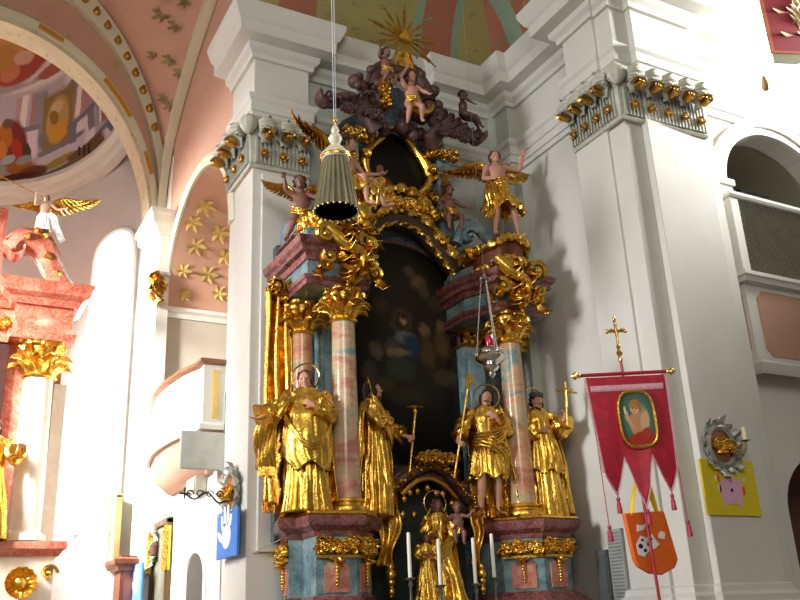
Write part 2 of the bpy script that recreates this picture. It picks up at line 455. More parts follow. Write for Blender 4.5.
# painted vault over the altar bay (quarter barrels springing from the cornice)
def vault(name, mat, x0, x1, ya, R, wall='A'):
    def fn(u, v):
        a = v * PI / 2
        if wall == 'A': return V((lerp(x0, x1, u), ya - R * (1 - cos(a)), 9.8 + R * sin(a)))
        return V((ya - R * (1 - cos(a)), lerp(x0, x1, u), 9.8 + R * sin(a)))
    return struct(MB().grid(fn, 4, 16).build(name, mat, smooth=60))
for i, (a, b, m) in enumerate(((3.3, 3.75, OLIVE), (3.75, 4.35, ROSE), (4.35, 6.0, OLIVE), (6.0, 6.15, GREENB), (6.15, 6.7, ROSE), (6.7, 6.85, GREENB), (6.85, 7.6, OLIVE))):
    vault('ceiling_bay_%d' % (i + 1), m, a, b, 10.1, 2.6)
for i, (a, b, m) in enumerate(((9.55, 10.6, ROSE), (9.2, 9.55, GREENB), (8.6, 9.2, ROSE), (7.0, 8.6, OLIVE), (4.5, 7.0, CREAM))):
    vault('ceiling_side_%d' % (i + 1), m, a, b, 7.6, 2.6, 'B')
struct(MB().box(8.0, 14, 7.28, 7.6, 10.15, 13).build('wall_clerestory', WALLW, smooth=0))

# ---------------------------------------------------------------- chancel
oc, ohw, oz0, orise = 12.7, 1.8, 7.0, 1.65          # oratory opening in the side wall
w = MB().box(XL, XL + .4, 10.9, 14.6, 0, 4.6)
struct(w.build('wall_chancel_lower', WALLW, smooth=0))
FORM = spline([(XL, 15.0, 8.6), (XL, 14.55, 10.1), (XL, 13.3, 11.05), (XL, 12.1, 11.55), (XL, 10.8, 11.9), (XL, 9.6, 12.0)], 30)
def form_z(y):
    for p, q in zip(FORM, FORM[1:]):
        if q.y <= y <= p.y: return lerp(q.z, p.z, (y - q.y) / (p.y - q.y))
    return 12
def lun(u, v):
    y = lerp(10.92, 14.5, u); return V((XL + .002, y, lerp(arch_z(y, oc, ohw, oz0, orise) if abs(y - oc) < ohw else oz0, form_z(y), v)))
struct(MB().grid(lun, 60, 3).build('wall_chancel_lunette', PINKP, smooth=0))
struct(MB().box(XL, XL + .3, 14.52, 15.1, 0, 10).build('wall_chancel_jamb', WALLW, smooth=0))
rings = []
for x in (XL, 6.4):
    rings.append([V((x, oc - ohw * cos(PI * i / N), oz0 + orise * sin(PI * i / N))) for i in range(N + 1)])
struct(MB().loft(rings, False, False).build('ceiling_oratory', PINKV, smooth=60))
w = MB().box(XL + .002, 6.4, oc + ohw - .012, oc + ohw + .1, 3.8, oz0 + .02).box(6.4, 6.5, 10.9, 14.6, 3.8, 9)
struct(w.build('wall_oratory', plaster('warm_grey_plaster', 'bdb2a2'), smooth=0))
struct(MB().sweep([(XL, oc + ohw), (6.4, oc + ohw)], [(0, 0), (.05, 0), (.07, .08), (.12, .12), (.12, .18), (0, .2)], z=oz0 - .2).build('trim_oratory', WALLW, smooth=30))
fo = MB()
for a, x, s_ in ((.95, 3.7, .14), (.87, 4.05, .2), (.87, 3.62, .16), (.78, 3.75, .2), (.7, 3.6, .2), (.8, 4.3, .2), (.93, 4.3, .16), (.72, 4.1, .22), (.63, 3.7, .22)):
    a *= PI; p = V((x, oc - (ohw - .02) * cos(a), oz0 + (orise - .02) * sin(a))); n = V((0, cos(a), -sin(a))); tt = V((0, sin(a), cos(a)))
    for k in range(6): fo.leaf(p, V((1, 0, 0)) * cos(k * 1.05) + tt * sin(k * 1.05), n, s_, s_ * .45, .15, 5)
struct(fo.build('trim_oratory_foliage', plain('gold_cream_foliage_paint', 'c9a860', .6, 0, .4, 4), solid=.006))
rings = []
for i in range(N + 1):
    a = PI * i / N
    rings.append([(XL - d, oc - (ohw + r) * cos(a), oz0 + (orise + r) * sin(a)) for r, d in ((0, -.02), (0, .04), (.13, .06), (.2, .03), (.2, -.02))])
struct(MB().loft(rings).build('trim_oratory_arch', CREAM, smooth=30))
# wall ribs and painted vault
def rib(name, pts, wdir, w_, t, mat):
    rr = []
    for p in pts: rr.append([p, p + V(wdir) * t, p + V(wdir) * t + V((0, 0, w_)), p + V((0, 0, w_))])
    return struct(MB().loft(rr).build(name, mat, smooth=40))
rib('trim_wall_rib', [V((p.x - .02, p.y, p.z)) for p in FORM], (-1, 0, 0), .28, .14, CREAM)
TC = (0, 8.6)
def tarch(t, rx, rise, y): return V((rx * cos(t), y, TC[1] + rise * sin(t)))
TT = [PI * i / 60 for i in range(61)]
def band(name, mat, r0, h0, r1, h1, y, d):
    rr = [[tarch(t, r0, h0, y), tarch(t, r0, h0, y - d), tarch(t, r1, h1, y - d), tarch(t, r1, h1, y)] for t in TT]
    return struct(MB().loft(rr).build(name, mat, smooth=40))
band('trim_apse_arch_inner', CREAM, 3.16, 3.8, 3.27, 4.0, 15.3, .36)
band('wall_apse_arch_field', PINKV, 3.27, 4.0, 3.4, 5.2, 15.2, .15)
band('trim_apse_arch_outer', CREAM, 3.3, 4.95, 3.42, 5.5, 15.1, .22)
band('trim_apse_soffit', fresco_pink('cream_fresco_ornament', 'd6c9a8', 'a0a083', 'd09a50', 'd8d0b8', 2), 3.1, 3.7, 3.16, 3.8, 15.5, .55)
gb = MB()
for i in range(3, 17):
    t = .17 + i * .082
    p = tarch(t, 3.36, 5.22, 14.86); gb.ball(p, (.07, .05, .08), 8); gb.leaf(p, V((0, 0, 1)), V((0, -1, 0)), .12, .09, .4, 4)
struct(gb.build('trim_gold_buds', GOLD2, solid=.008))
gb = MB()
for t0, t1 in ((.62, .86), (1.15, 1.3), (.3, .42)):
    rr = []
    for i in range(7):
        t = lerp(t0, t1, i / 6); rr.append([tarch(t, 3.19, 3.85, 14.93), tarch(t, 3.19, 3.85, 14.9), tarch(t, 3.25, 3.95, 14.9), tarch(t, 3.25, 3.95, 14.93)])
    gb.loft(rr)
struct(gb.build('trim_gold_panels', plain('ochre_gilt_panel', 'c98f22', .4, .3), smooth=30))
def vs(u, v):
    k = u * (len(FORM) - 1); i = min(int(k), len(FORM) - 2); b = FORM[i].lerp(FORM[i + 1], k - i)
    a = tarch(u * PI * .42, 3.42, 5.5, 15.0)
    p = a.lerp(b, v); p.z += .5 * sin(PI * v) * u
    return p
struct(MB().grid(vs, 30, 10).build('ceiling_chancel', PINKP, smooth=80))
fo = MB()
for (u, v, s_) in ((.1, .5, .14), (.07, .5, .1), (.22, .5, .13), (.55, .6, .2), (.4, .7, .16), (.36, .3, .16), (.66, .55, .26), (.8, .5, .3), (.78, .75, .25), (.85, .3, .25), (.32, .5, .16), (.45, .5, .2), (.16, .5, .12), (.6, .45, .25), (.62, .7, .2), (.5, .25, .14), (.72, .3, .2)):
    p = vs(u, v); n = V((-.7, -.6, -.4)).normalized()
    for k in range(7):
        a = k * 2.4; d = (V((.6, -.7, 0)) * cos(a) + V((0, 0, 1)) * sin(a)).normalized()
        fo.leaf(p + n * .03, d, n, s_ * (1 + .3 * sin(k * 3)), s_ * .4, .2, 4)
struct(fo.build('trim_fresco_foliage', plain('fresco_foliage_paint', 'a08a5a', .6, 0, .5, 5), solid=.006))
# apse wall, its cornice and the painted half dome
AR, AL, AZ, AY0 = 2.78, 4.4, 11.0, 15.2
def apse(ph, z, k=1.0): return V((AR * k * cos(ph), AY0 + AL * k * sin(ph), z))
PHS = [PI * i / 48 for i in range(49)]
def apw(ph, z, k=1.02):
    q = min(ph, PI - ph); A = AR + .6 * max(0, 1 - q / .6) ** 2
    return V((A * k * cos(ph), AY0 - .1 + AL * k * sin(ph), z))
struct(MB().loft([[apw(p, 0) for p in PHS], [apw(p, AZ) for p in PHS]], False, False).build('wall_apse', plaster('cool_grey_plaster', 'b9bab6'), smooth=60))
cp = [(1.02, 0), (.985, .02), (.98, .12), (.95, .16), (.94, .26), (.9, .32), (.9, .42), (1.02, .44)]
struct(MB().loft([[apse(p, AZ - .35 + h, k) for k, h in cp] for p in PHS]).build('trim_apse_cornice', plaster('pale_grey_stone', 'bdbcb0'), smooth=30))
def dome(u, v):
    ph = u * PI; a = v * PI / 2
    return V((AR * .99 * cos(ph) * cos(a), AY0 + AL * .99 * sin(ph) * cos(a), AZ + 3.4 * sin(a)))
def B(px, py, rx, ry, rot, col, soft=.25):
    d = ray(px, py); w_ = V((1 / (AR * .99), 1 / (AL * .99), 1 / 3.4)); c_ = V((0, AY0, AZ)); S = lambda q: V((q.x * w_.x, q.y * w_.y, q.z * w_.z))
    o2, d2 = S(EYE - c_), S(d); a_, b_, e_ = d2.dot(d2), o2.dot(d2), o2.dot(o2) - 1
    t_ = (-b_ + math.sqrt(max(0, b_ * b_ - a_ * e_))) / a_; p = EYE + d * t_; k = t_ / FPX * 1.1
    return (p.x, p.z, rx * k, ry * k, rot, col, soft)
def K(*a): return B(*a[:6], .18) + (1,)
fb = [B(95, 85, 60, 70, 0, 'aaa4aa', .6), B(40, 60, 60, 14, -.5, 'cfcac4', .6), B(60, 72, 26, 9, .3, '8e8a86', .6), B(38, 92, 42, 7, .2, 'ded8cc', .6), B(80, 80, 10, 6, .3, '77777a', .6), B(15, 40, 28, 9, -.4, 'c08a4c', .6),
      B(36, 40, 8, 14, .5, 'a8584a', .5), B(44, 50, 7, 7, .2, 'bd7a66', .5), B(20, 72, 20, 7, .3, '9c4638', .5), B(10, 74, 8, 5, .3, 'c27a58', .5), B(55, 68, 12, 4, .2, 'a05a4c', .5), B(5, 60, 10, 8, 0, 'b08044', .5), B(24, 58, 8, 4, 0, 'c9a08a', .5),
      K(28, 116, 26, 18, .1, 'b5aeb6'), K(24, 113, 2.5, 12, .05, 'e6dfd8'), K(18, 114, 2, 11, .05, 'b59a9c'), K(34, 111, 2.5, 12, .05, 'a88480'), K(40, 120, 4, 20, .08, '8f8d96'),
      K(77, 102, 3, 11, .1, 'e9e2de'), K(86, 98, 3, 11, .1, 'b08a86'), K(70, 115, 3.5, 22, .1, '8f8d96'), K(101, 108, 2.5, 11, .15, 'ece6e2'), K(106, 106, 2.5, 11, .15, '9c6a66'), K(94, 112, 3, 14, .15, '9a969e'),
      K(57, 123, 11, 23, .1, '8a7448'), B(57, 121, 8, 18, .1, 'b89a5c', .4), B(57, 108, 4, 5, .1, 'cdb484', .4), B(58, 132, 7, 8, .3, 'c99a3c', .5), B(54, 118, 3, 6, .4, '8f7038', .5),
      K(83, 133, 7, 13, .15, 'd9d2da'), K(28, 146, 7, 12, .1, 'd2cbd2'), K(103, 141, 5, 8, .25, 'cfcad4'), K(60, 153, 17, 6, .22, 'bdb6be'), K(118, 120, 4, 12, .3, '56748e'),
      K(25, 130, 11, 2, .1, '7a7982'), K(60, 146, 16, 2.2, .22, '77767e'), K(42, 141, 2.2, 6, .1, '77767e'), K(73, 133, 2.2, 9, .1, '77767e'), K(80, 118, 9, 2, .4, '74747e'), K(91, 120, 2, 8, .2, '7c7b84'), K(102, 129, 8, 2, .5, '74747e'),
      B(60, 161, 12, 4, .25, '9c8640', .3), K(85, 152, 11, 7, .3, '6b5138'), K(79, 154, .8, 7, .1, '3f2f22'), K(84, 152, .8, 7, .1, '3f2f22'), K(89, 150, .8, 7, .1, '3f2f22'), K(48, 176, 24, 4, .18, '7a5a44'), K(80, 166, 20, 4, .38, '74543e'), K(107, 148, 14, 4, .75, '6e5040'),
      B(12, 145, 12, 20, .2, '74342e', .4), B(6, 135, 5, 11, .3, 'b0682c', .5), B(17, 150, 4, 10, .3, 'a83c2c', .5), B(20, 168, 11, 7, 0, 'a4622c', .5), B(33, 172, 11, 6, 0, '70442e', .5), B(8, 124, 4, 4, 0, '6f5a40', .4), B(8, 160, 6, 4, .4, '9fb0b4', .5), B(16, 177, 16, 3, .1, '5e2c22', .5), B(27, 152, 3, 8, .2, '4d4038', .5), B(24, 160, 6, 4, .3, '87968c', .5), B(2, 150, 4, 8, .2, 'c27a3a', .5)]
struct(MB().grid(dome, 40, 16).build('ceiling_apse_fresco', picture('apse_fresco', 'a3a0a0', fb, .7, .8), smooth=80))
# chancel windows: the daylight that floods the left of the picture
EM = bpy.data.materials.new('daylit_glass'); EM.use_nodes = True
_b = EM.node_tree.nodes['Principled BSDF']; _b.inputs['Emission Color'].default_value = (1, .99, .96, 1); _b.inputs['Emission Strength'].default_value = 4.0; _b.inputs['Base Color'].default_value = (.9, .9, .88, 1)
def apse_window(idx, p0, p1, z0, z1):
    def fn(u, v):
        ph = lerp(p0, p1, u); c = abs(u - .5) * 2; top = z1 + (p1 - p0) * 1.6 * math.sqrt(max(0, 1 - c * c))
        return apw(ph, lerp(z0, top, v), 1.0)
    fr = MB(); rr = []
    edge = [fn(0, v / 8) for v in range(8)] + [fn(u / 16, 1) for u in range(17)] + [fn(1, 1 - v / 8) for v in range(1, 9)]
    ctr = apse((p0 + p1) / 2, 0, .5); ctr.z = 0
    fr.tube(edge, .05, 6)
    o = struct(fr.build('window_%d' % idx, WALLW))
    struct(MB().grid(fn, 16, 8).build('pane', EM, o, smooth=60))
    return o
apse_window(1, .17, .46, 3.4, 8.7)
apse_window(2, PI - .46, PI - .17, 3.4, 8.7)
w = MB()
prof = [(0, 0), (.05, 0), (.08, .1), (.16, .16), (.18, .3), (.22, .34), (.22, .42), (0, .44)]
w.box(XL - .2, XL, 14.35, 15.2, 0, 8.3)
w.sweep([(XL, 15.25), (XL - .2, 15.25), (XL - .2, 14.35), (XL, 14.35)][::1], prof, z=8.28)
struct(w.build('wall_chancel_pilaster', WALLW, smooth=30))
struct(MB().box(-4.2, -3.6, 10, 22, 0, 12).build('wall_chancel_left', WALLW, smooth=0))
# ---------------------------------------------------------------- the side altar
AX = 5.38
alt = thing('side_altar', 'tall baroque side altar of marbled columns and gilded carving with a dark painting', 'altar', (AX, 9.6, 0))
EZ = V((0, 0, 1))
def mir(pts): return [(2 * AX - x, y) for x, y in reversed(pts)]
WL = [(3.82, 9.94), (3.56, 9.12), (3.72, 9.1), (3.72, 8.76), (4.16, 8.7), (4.5, 9.05), (4.5, 9.94)]
b = MB().box(4.0, 6.76, 9.2, 9.94, 0, 1.3).box(4.5, 6.26, 9.62, 9.94, 1.3, 2.6)
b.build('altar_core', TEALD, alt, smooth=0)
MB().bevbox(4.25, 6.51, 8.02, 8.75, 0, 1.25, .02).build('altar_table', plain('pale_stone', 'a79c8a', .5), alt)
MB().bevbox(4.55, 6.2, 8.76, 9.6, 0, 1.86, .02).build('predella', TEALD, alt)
top_p = [(0, 0), (.02, 0), (.035, .05), (.08, .08), (.11, .1), (.13, .15), (.13, .2), (0, .2)]
foot_p = [(0, 0), (.2, 0), (.2, .12), (.17, .15), (.17, .27), (.1, .33), (.06, .36), (.03, .4), (0, .4)]
for side, path in (('l', WL), ('r', mir(WL))):
    p = MB().prism(path, 1.2, 2.62).build('pedestal', TEALM, alt, smooth=0)
    MB().sweep(path, top_p, z=2.56).build('pedestal_cornice', REDM, p, smooth=30)
    g = MB().sweep(path, [(0, 0), (.1, 0), (.115, .02), (.1, .045), (0, .045)], z=2.76)
    g.prism(path, 2.77, 2.8); g.build('gilded_top', GOLD, p, smooth=30)
    MB().sweep(path, foot_p, z=1.56).build('pedestal_foot', REDM, p, smooth=30)
    MB().prism([(x, y) for x, y in path], 0, 1.3).sweep(path, [(0, 0), (.16, 0), (.16, 1.56), (0, 1.56)], z=0).build('pedestal_block', REDM2, p, smooth=0)
    segs = list(zip(path, path[1:]))
    segs = [s_ for s_ in segs if (V(s_[1]) - V(s_[0])).length > .2 and abs(s_[1][0] - s_[0][0]) > .1]
    for k, (a, c) in enumerate(segs):
        a, c = V((a[0], a[1], 0)), V((c[0], c[1], 0)); e = (c - a).normalized(); L = (c - a).length; n = e.cross(EZ); m = (a + c) / 2
        MB().plate([(-L * .3, 0), (L * .3, 0), (L * .3, .26), (L * .2, .3), (-L * .2, .3), (-L * .3, .26)], m + EZ * 1.99, e, EZ, .016).build('marbled_panel', PANELM, p, smooth=0)
        gm = MB().ornament(m + EZ * 2.45 + n * .01, e, EZ, L * 1.0, .22, k + 3, 1.0, .06)
        gm.box(0, L, -.012, .02, 0, .025, Matrix.Translation(a + EZ * 2.335 + n * .02) @ Matrix((e, n, EZ)).transposed().to_4x4())
        gm.build('gilded_frieze', GOLD, p, solid=.008)
        d = MB()
        for q in range(3): d.leaf(m + EZ * 2.36 + n * .03, (-EZ + e * (q - 1) * .8), n, .14, .08, .5, 5)
        for q in range(7): d.ball(m + EZ * (2.27 - q * .034) + n * .035, .026 - .0018 * q, 8)
        d.build('gilded_drop', GOLD, p, solid=.006)

# columns with Corinthian capitals
def capital_mesh(r, h):
    g = MB()
    g.lathe([(r * 1.12, 0), (r * 1.2, .02), (r * 1.1, .045), (r * .98, .06), (r * 1.0, h * .5), (r * 1.25, h * .88), (r * 1.5, h * .92)], n=20)
    for row, (z, L, cnt, off) in enumerate(((.05, h * .5, 8, 0), (h * .3, h * .52, 8, .5))):
        for k in range(cnt):
            a = 2 * PI * (k + off) / cnt; d = V((cos(a), sin(a), 0))
            g.leaf(d * r * 1.02 + EZ * z, EZ + d * .12, d, L * 1.25, r * .85, .62, 7)
    for k in range(4):
        a = PI / 4 + k * PI / 2; d = V((cos(a), sin(a), 0))
        g.volute(d * r * 1.62 + EZ * h * .76, d, EZ, r * .46, 1.5, .06, .3, -.4)
        g.tube([d * r * 1.02 + EZ * h * .45, d * r * 1.15 + EZ * h * .7, d * r * 1.5 + EZ * h * .92], [.02, .025, .03], 6)
        a2 = k * PI / 2; d2 = V((cos(a2), sin(a2), 0)); g.ball(d2 * r * 1.42 + EZ * h * .92, r * .28, 8)
        for q in range(3): g.leaf(d2 * r * 1.35 + EZ * h * .72, EZ, d2, .1, .06, .5, 4)
    w = r * 1.55
    g.prism([(w * cos(t) * (1 - .16 * abs(cos(2 * t)) ** 2) * 1.08, w * sin(t) * (1 - .16 * abs(cos(2 * t)) ** 2) * 1.08) for t in [2 * PI * i / 32 for i in range(32)]], h * .93, h)
    return g
def column(x, y, r, z0, z1, mat):
    base = MB().lathe([(r * 1.45, 0), (r * 1.5, .03), (r * 1.42, .06), (r * 1.2, .075), (r * 1.15, .1), (r * 1.3, .12), (r * 1.25, .145), (r * 1.02, .16)], (x, y, z0), 28)
    sh = MB().lathe([(r, .1)] + [(r * (1 - .14 * (t / 12) ** 1.6), .1 + (z1 - z0 - .1) * t / 12) for t in range(1, 13)], (x, y, z0), 28).build('column', mat, alt, smooth=60)
    base.box(x - r * 1.5, x + r * 1.5, y - r * 1.5, y + r * 1.5, z0 - .04, z0 + .01).build('column_base', GOLD, sh, smooth=40)
    c = capital_mesh(r * .9, .4); c.v = [v + V((x, y, z1 - .01)) for v in c.v]
    c.build('capital', GOLD, sh, smooth=50, solid=.012)
column(4.185, 8.97, .158, 2.82, 5.04, COLM); column(2 * AX - 4.185, 8.97, .158, 2.82, 5.04, COLM2)
column(3.86, 9.46, .138, 2.82, 5.0, COLM2); column(2 * AX - 3.86, 9.46, .138, 2.82, 5.0, COLM2)
for u in (-1.05, 1.05):
    x = AX + u
    p = MB().bevbox(x - .165, x + .165, 9.6, 9.8, 2.78, 5.2, .012).build('pilaster', TEALM, alt)
    MB().bevbox(x - .11, x + .11, 9.585, 9.62, 2.95, 5.05, .01).build('pilaster_panel', marble('light_blue_marble_paint', [(.3, '5f8090'), (.6, '8fa9b0')], 2), p)
    g = MB().box(x - .19, x + .19, 9.56, 9.8, 5.36, 5.42).box(x - .18, x + .18, 9.58, 9.8, 5.16, 5.2)
    for k in range(3): g.leaf((x - .11 + .11 * k, 9.6, 5.2), EZ, (0, -1, 0), .17, .11, .55, 6)
    for sg in (-1, 1): g.volute((x + sg * .14, 9.56, 5.32), (sg, 0, 0), EZ, .06, 1.4, .05)
    g.ball((x, 9.55, 5.3), .04, 8); g.build('capital', GOLD, p, solid=.008)
    MB().bevbox(x - .17, x + .17, 9.57, 9.8, 5.42, 5.62, .01).bevbox(x - .21, x + .21, 9.53, 9.8, 5.62, 5.7, .012).bevbox(x - .24, x + .24, 9.5, 9.8, 5.7, 5.78, .012).build('impost', REDM2, p)

# entablature blocks over the columns
EL = [(3.68, 9.94), (3.68, 8.84), (4.42, 8.8), (4.62, 9.3), (4.62, 9.8)]
for side, path in (('l', EL), ('r', mir(EL))):
    e = MB().prism(path, 5.42, 6.15).build('entablature', TEALM, alt, smooth=0)
    MB().sweep(path, [(0, 0), (.02, 0), (.03, .05), (.05, .06), (.06, .1), (0, .1)], z=5.42).build('architrave', REDM, e, smooth=30)
    MB().sweep(path, [(0, 0), (.03, 0), (.05, .07), (.1, .09), (.1, .15), (.14, .18), (.16, .25), (0, .26)], z=5.72).build('cornice', REDM, e, smooth=30)
    sg = -1 if side == 'l' else 1
    x0, x1 = sorted((AX + sg * 1.68, AX + sg * 1.0))
    MB().box(x0 + .04, x1 - .04, 9.2, 9.9, 6.1, 6.55).build('attic_block', TEALM, e, smooth=0)
    MB().bevbox(x0 - .03, x1 + .03, 9.12, 9.9, 6.2, 6.25, .012).build('attic_ledge', REDM, e)
    # console: a scalloped, gold-rimmed cornice scroll jutting over the front column
    cx = AX + sg * 1.2; n = 20
    def rim(d, k): # plan half-oval, bulging forward
        return [(cx + .42 * k * cos(PI + PI * i / n), 9.2 - (.52 + .06 * cos(6 * PI * i / n)) * k * sin(PI * i / n) - d, 6.26 + .2 * sin(PI * i / n) ** 2 + .03 * sin(5 * PI * i / n)) for i in range(n + 1)]
    c = MB()
    r0, r1 = rim(0, .9), rim(0, .94)
    c.loft([[V(p) - EZ * .32, V(p) * 1.0, V((p[0], 9.35, p[2])), V((p[0], 9.35, p[2] - .32))] for p in r0])
    cb = c.build('console', plain('red_brown_panel', '6b3522', .4, 0, .25, 6), e, smooth=50)
    g = MB()
    g.garland(spline(rim(0, 1.0), 60), .085 if sg < 0 else .05, 3, 1.1)
    if sg < 0: g.garland([V(p) - EZ * .13 for p in spline(rim(-.02, 1.0), 60)], .06, 2, .7)
    g.garland([V(p) - EZ * .28 for p in spline(rim(0, .93), 60)], .04, 3, 1.3)
    for q in (-1, 1):
        g.volute((cx + q * .43, 9.12, 6.28), (q, 0, 0), EZ, .12, 1.6, .12, .3, .4)
    for q in range(9 if sg < 0 else 0):
        t = PI * (q + .5) / 9; d = V((cos(PI + t), -sin(t), 0))
        g.leaf(V((cx, 9.2, 6.2)) + V((.4 * d.x, .5 * d.y, .02)), (-EZ * .7 + d * .5), d, .2, .13, .5, 6)
    g.build('gilded_rim', GOLD, cb, solid=.01)
    g = MB()                                           # hanging acanthus scroll below the console
    fx = cx
    for q, (dx, dz, r, st) in enumerate(((-.34, 6.0, .17, .5), (.22, 5.98, .17, 2.2), (.26, 5.7, .13, 1.0), (-.3, 5.72, .11, 2.6), (.03, 5.64, .12, 0))):
        g.volute((fx + dx * -sg, 8.66, dz), (-sg, 0, 0), EZ, r, 1.5, .1, .34, st)
    for q in range(16):
        R = random.Random(q + 50); a = R.uniform(-.9, .9)
        g.leaf((fx + R.uniform(-.22, .3), 8.7, 6.15 - q * .036), (a, -.1, -.8), (0, -1, 0), R.uniform(.22, .4), R.uniform(.13, .22), .5, 6)
    g.tube(spline([(fx - .3, 8.7, 6.1), (fx - .1, 8.62, 5.9), (fx + .12, 8.62, 5.8), (fx + .1, 8.66, 5.55), (fx + .02, 8.7, 5.45)], 24), [.085 - .0025 * i for i in range(25)], 10)
    for q in range(6): g.ball((fx - .02 + .012 * q * sg, 8.66, 5.6 - .05 * q), .035 - .003 * q, 8)
    for q in (-1, 1):
        g.volute((cx + q * .3, 8.72, 5.62), (q, 0, 0), EZ, .11, 1.4, .1, .3, -.3)
        g.leaf((cx + q * .36, 8.75, 5.6), (q * .5, 0, -1), (0, -1, 0), .3, .14, .4, 6)
    g.build('gilded_scroll', GOLD, e, solid=.01)

# back board, dark main painting, frames
bk = [(-1.72, 2.6), (1.72, 2.6), (1.72, 6.3), (1.2, 6.4), (1.0, 6.6), (.98, 8.05), (.75, 8.4), (.5, 8.6), (.4, 9.1), (0, 9.3), (-.4, 9.1), (-.5, 8.6), (-.75, 8.4), (-.98, 8.05), (-1.0, 6.6), (-1.2, 6.4), (-1.72, 6.3)]
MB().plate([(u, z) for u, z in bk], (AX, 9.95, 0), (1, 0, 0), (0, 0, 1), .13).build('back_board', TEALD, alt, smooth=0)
pa = [(-.92, 3.3), (.92, 3.3)] + [(.92 * cos(PI * i / 24), 6.02 + .6 * sin(PI * i / 24)) for i in range(25)]
def Q(px, py, rx, ry, rot, col, soft=.6):
    soft = soft * 2.4; rx *= 1.15; ry *= 1.15
    p = atY(px, py, 9.78); k = 9.78 / 880 * 1.1
    return (p.x - AX, p.z - 0, rx * k, ry * k, rot, col, soft)
pb = [Q(410, 330, 45, 60, 0, '2c261b', .9), Q(402, 322, 11, 12, 0, '4a4026', .5), Q(402, 322, 8, 9, 0, '2e281a', .5), Q(403, 321, 4, 5, 0, '8a7458', .5), Q(403, 316, 5, 3, 0, '3a281c', .5), Q(405, 337, 10, 6, .2, '5c5e5c', .5), Q(412, 347, 9, 12, .4, '28364c', .5), Q(392, 348, 8, 9, -.4, '4a4034', .6),
      Q(398, 352, 12, 4, .1, '6d5f48', .5), Q(401, 368, 14, 12, 0, '33362f', .6), Q(424, 330, 5, 6, 0, '6e563c', .5), Q(428, 352, 8, 16, .1, '4d3a26', .6), Q(442, 345, 8, 14, .1, '53402a', .6), Q(441, 327, 5, 6, 0, '6a5238', .5), Q(376, 350, 6, 8, 0, '574a34', .6), Q(370, 372, 8, 10, 0, '3a3324', .6),
      Q(446, 378, 14, 8, 0, '3c3626', .6), Q(418, 283, 8, 8, .3, '5d4c34', .6), Q(410, 272, 6, 5, 0, '4a3f2e', .6), Q(424, 292, 5, 9, .5, '4a3c2a', .6), Q(380, 305, 8, 8, 0, '3a3222', .7), Q(436, 305, 9, 7, 0, '3e3524', .7), Q(385, 385, 12, 8, 0, '37301f', .6), Q(405, 395, 20, 8, 0, '2e281a', .7)]
mp = MB().plate(pa, (AX, 9.8, 0), (1, 0, 0), (0, 0, 1), .02).build('main_painting', picture('dark_altar_painting', '14120d', pb, .35, 2.6, grime='0c0b08'), alt, smooth=0)
MB().tube([(AX + u * 1.02, 9.78, z if z < 3.4 else z) for u, z in [(-.92, 3.3), (-.92, 6.02)] + [(-.92 * cos(PI * i / 24), 6.02 + .6 * sin(PI * i / 24)) for i in range(25)] + [(.92, 3.3)]], .035, 8).build('painting_frame', BROWN, mp)
# arched cornice with twin leaf garlands
def sym(pts): return [(-u, z) for u, z in reversed(pts) if u > 0] + pts
outer = sym([(0, 7.0), (.32, 6.92), (.6, 6.63), (.84, 6.38), (1.02, 6.33), (1.2, 6.45), (1.34, 6.5)])
inner = sym([(0, 6.82), (.3, 6.73), (.56, 6.45), (.76, 6.22), (.92, 6.1)])
mid = sym([(0, 6.88), (.32, 6.8), (.6, 6.52), (.82, 6.28), (1.02, 6.22), (1.3, 6.38)])
C1 = MB().tube(spline([(AX + u, 9.62, z) for u, z in mid], 60), .13, 10).build('arched_cornice', plain('umber_moulding', '3c2c20', .4), alt)
gm = MB(); gm.garland(spline([(AX + u, 9.5, z) for u, z in outer], 130), .06, 3, .8)
for i, p in enumerate(spline([(AX + u, 9.46, z) for u, z in outer], 44)): gm.leaf(p, (cos(i), 0, sin(i * 1.7)), (0, -1, 0), .12, .07, .5, 4)
gm.build('leaf_garland', GOLD, C1, solid=.008)
gm = MB(); gm.garland(spline([(AX + u, 9.56, z) for u, z in inner], 100), .045, 3, .9); gm.build('leaf_garland', GOLD, C1)
gm = MB(); gm.garland(spline([(AX + u, 9.48, z) for u, z in sym([(0, 7.3), (.2, 7.26), (.4, 7.1), (.52, 6.92)])], 50), .06, 3, .8)
gm.ornament((AX, 9.5, 7.06), (1, 0, 0), EZ, .7, .22, 11, 1, .08)
for sg in (-1, 1): gm.volute((AX + sg * .5, 9.5, 6.98), (sg, 0, 0), EZ, .12, 1.6, .12)
gm.build('crest_cartouche', GOLD, alt, solid=.01)
for sg in (-1, 1):
    v = MB().volute((AX + sg * .78, 9.6, 6.02), (-sg, 0, 0), EZ, .13, 1.4, .16, .3, 1.2).volute((AX + sg * 1.22, 9.6, 6.0), (sg, 0, 0), EZ, .12, 1.4, .16, .3, 1.2)
    v.tube(spline([(AX + sg * .72, 9.6, 6.12), (AX + sg * .9, 9.58, 6.1), (AX + sg * .95, 9.6, 5.85)], 12), .05, 8).tube(spline([(AX + sg * 1.28, 9.6, 6.1), (AX + sg * 1.14, 9.58, 6.08), (AX + sg * 1.1, 9.6, 5.85)], 12), .05, 8)
    v.build('spandrel_scroll', TEALM, alt)
    g = MB().garland([V((AX + sg * (1.02 + .01 * sin(i)), 9.52, 5.8 + i * .03)) for i in range(20)], .05, 3, 1.0)
    g.build('gilded_festoon', GOLD, alt)
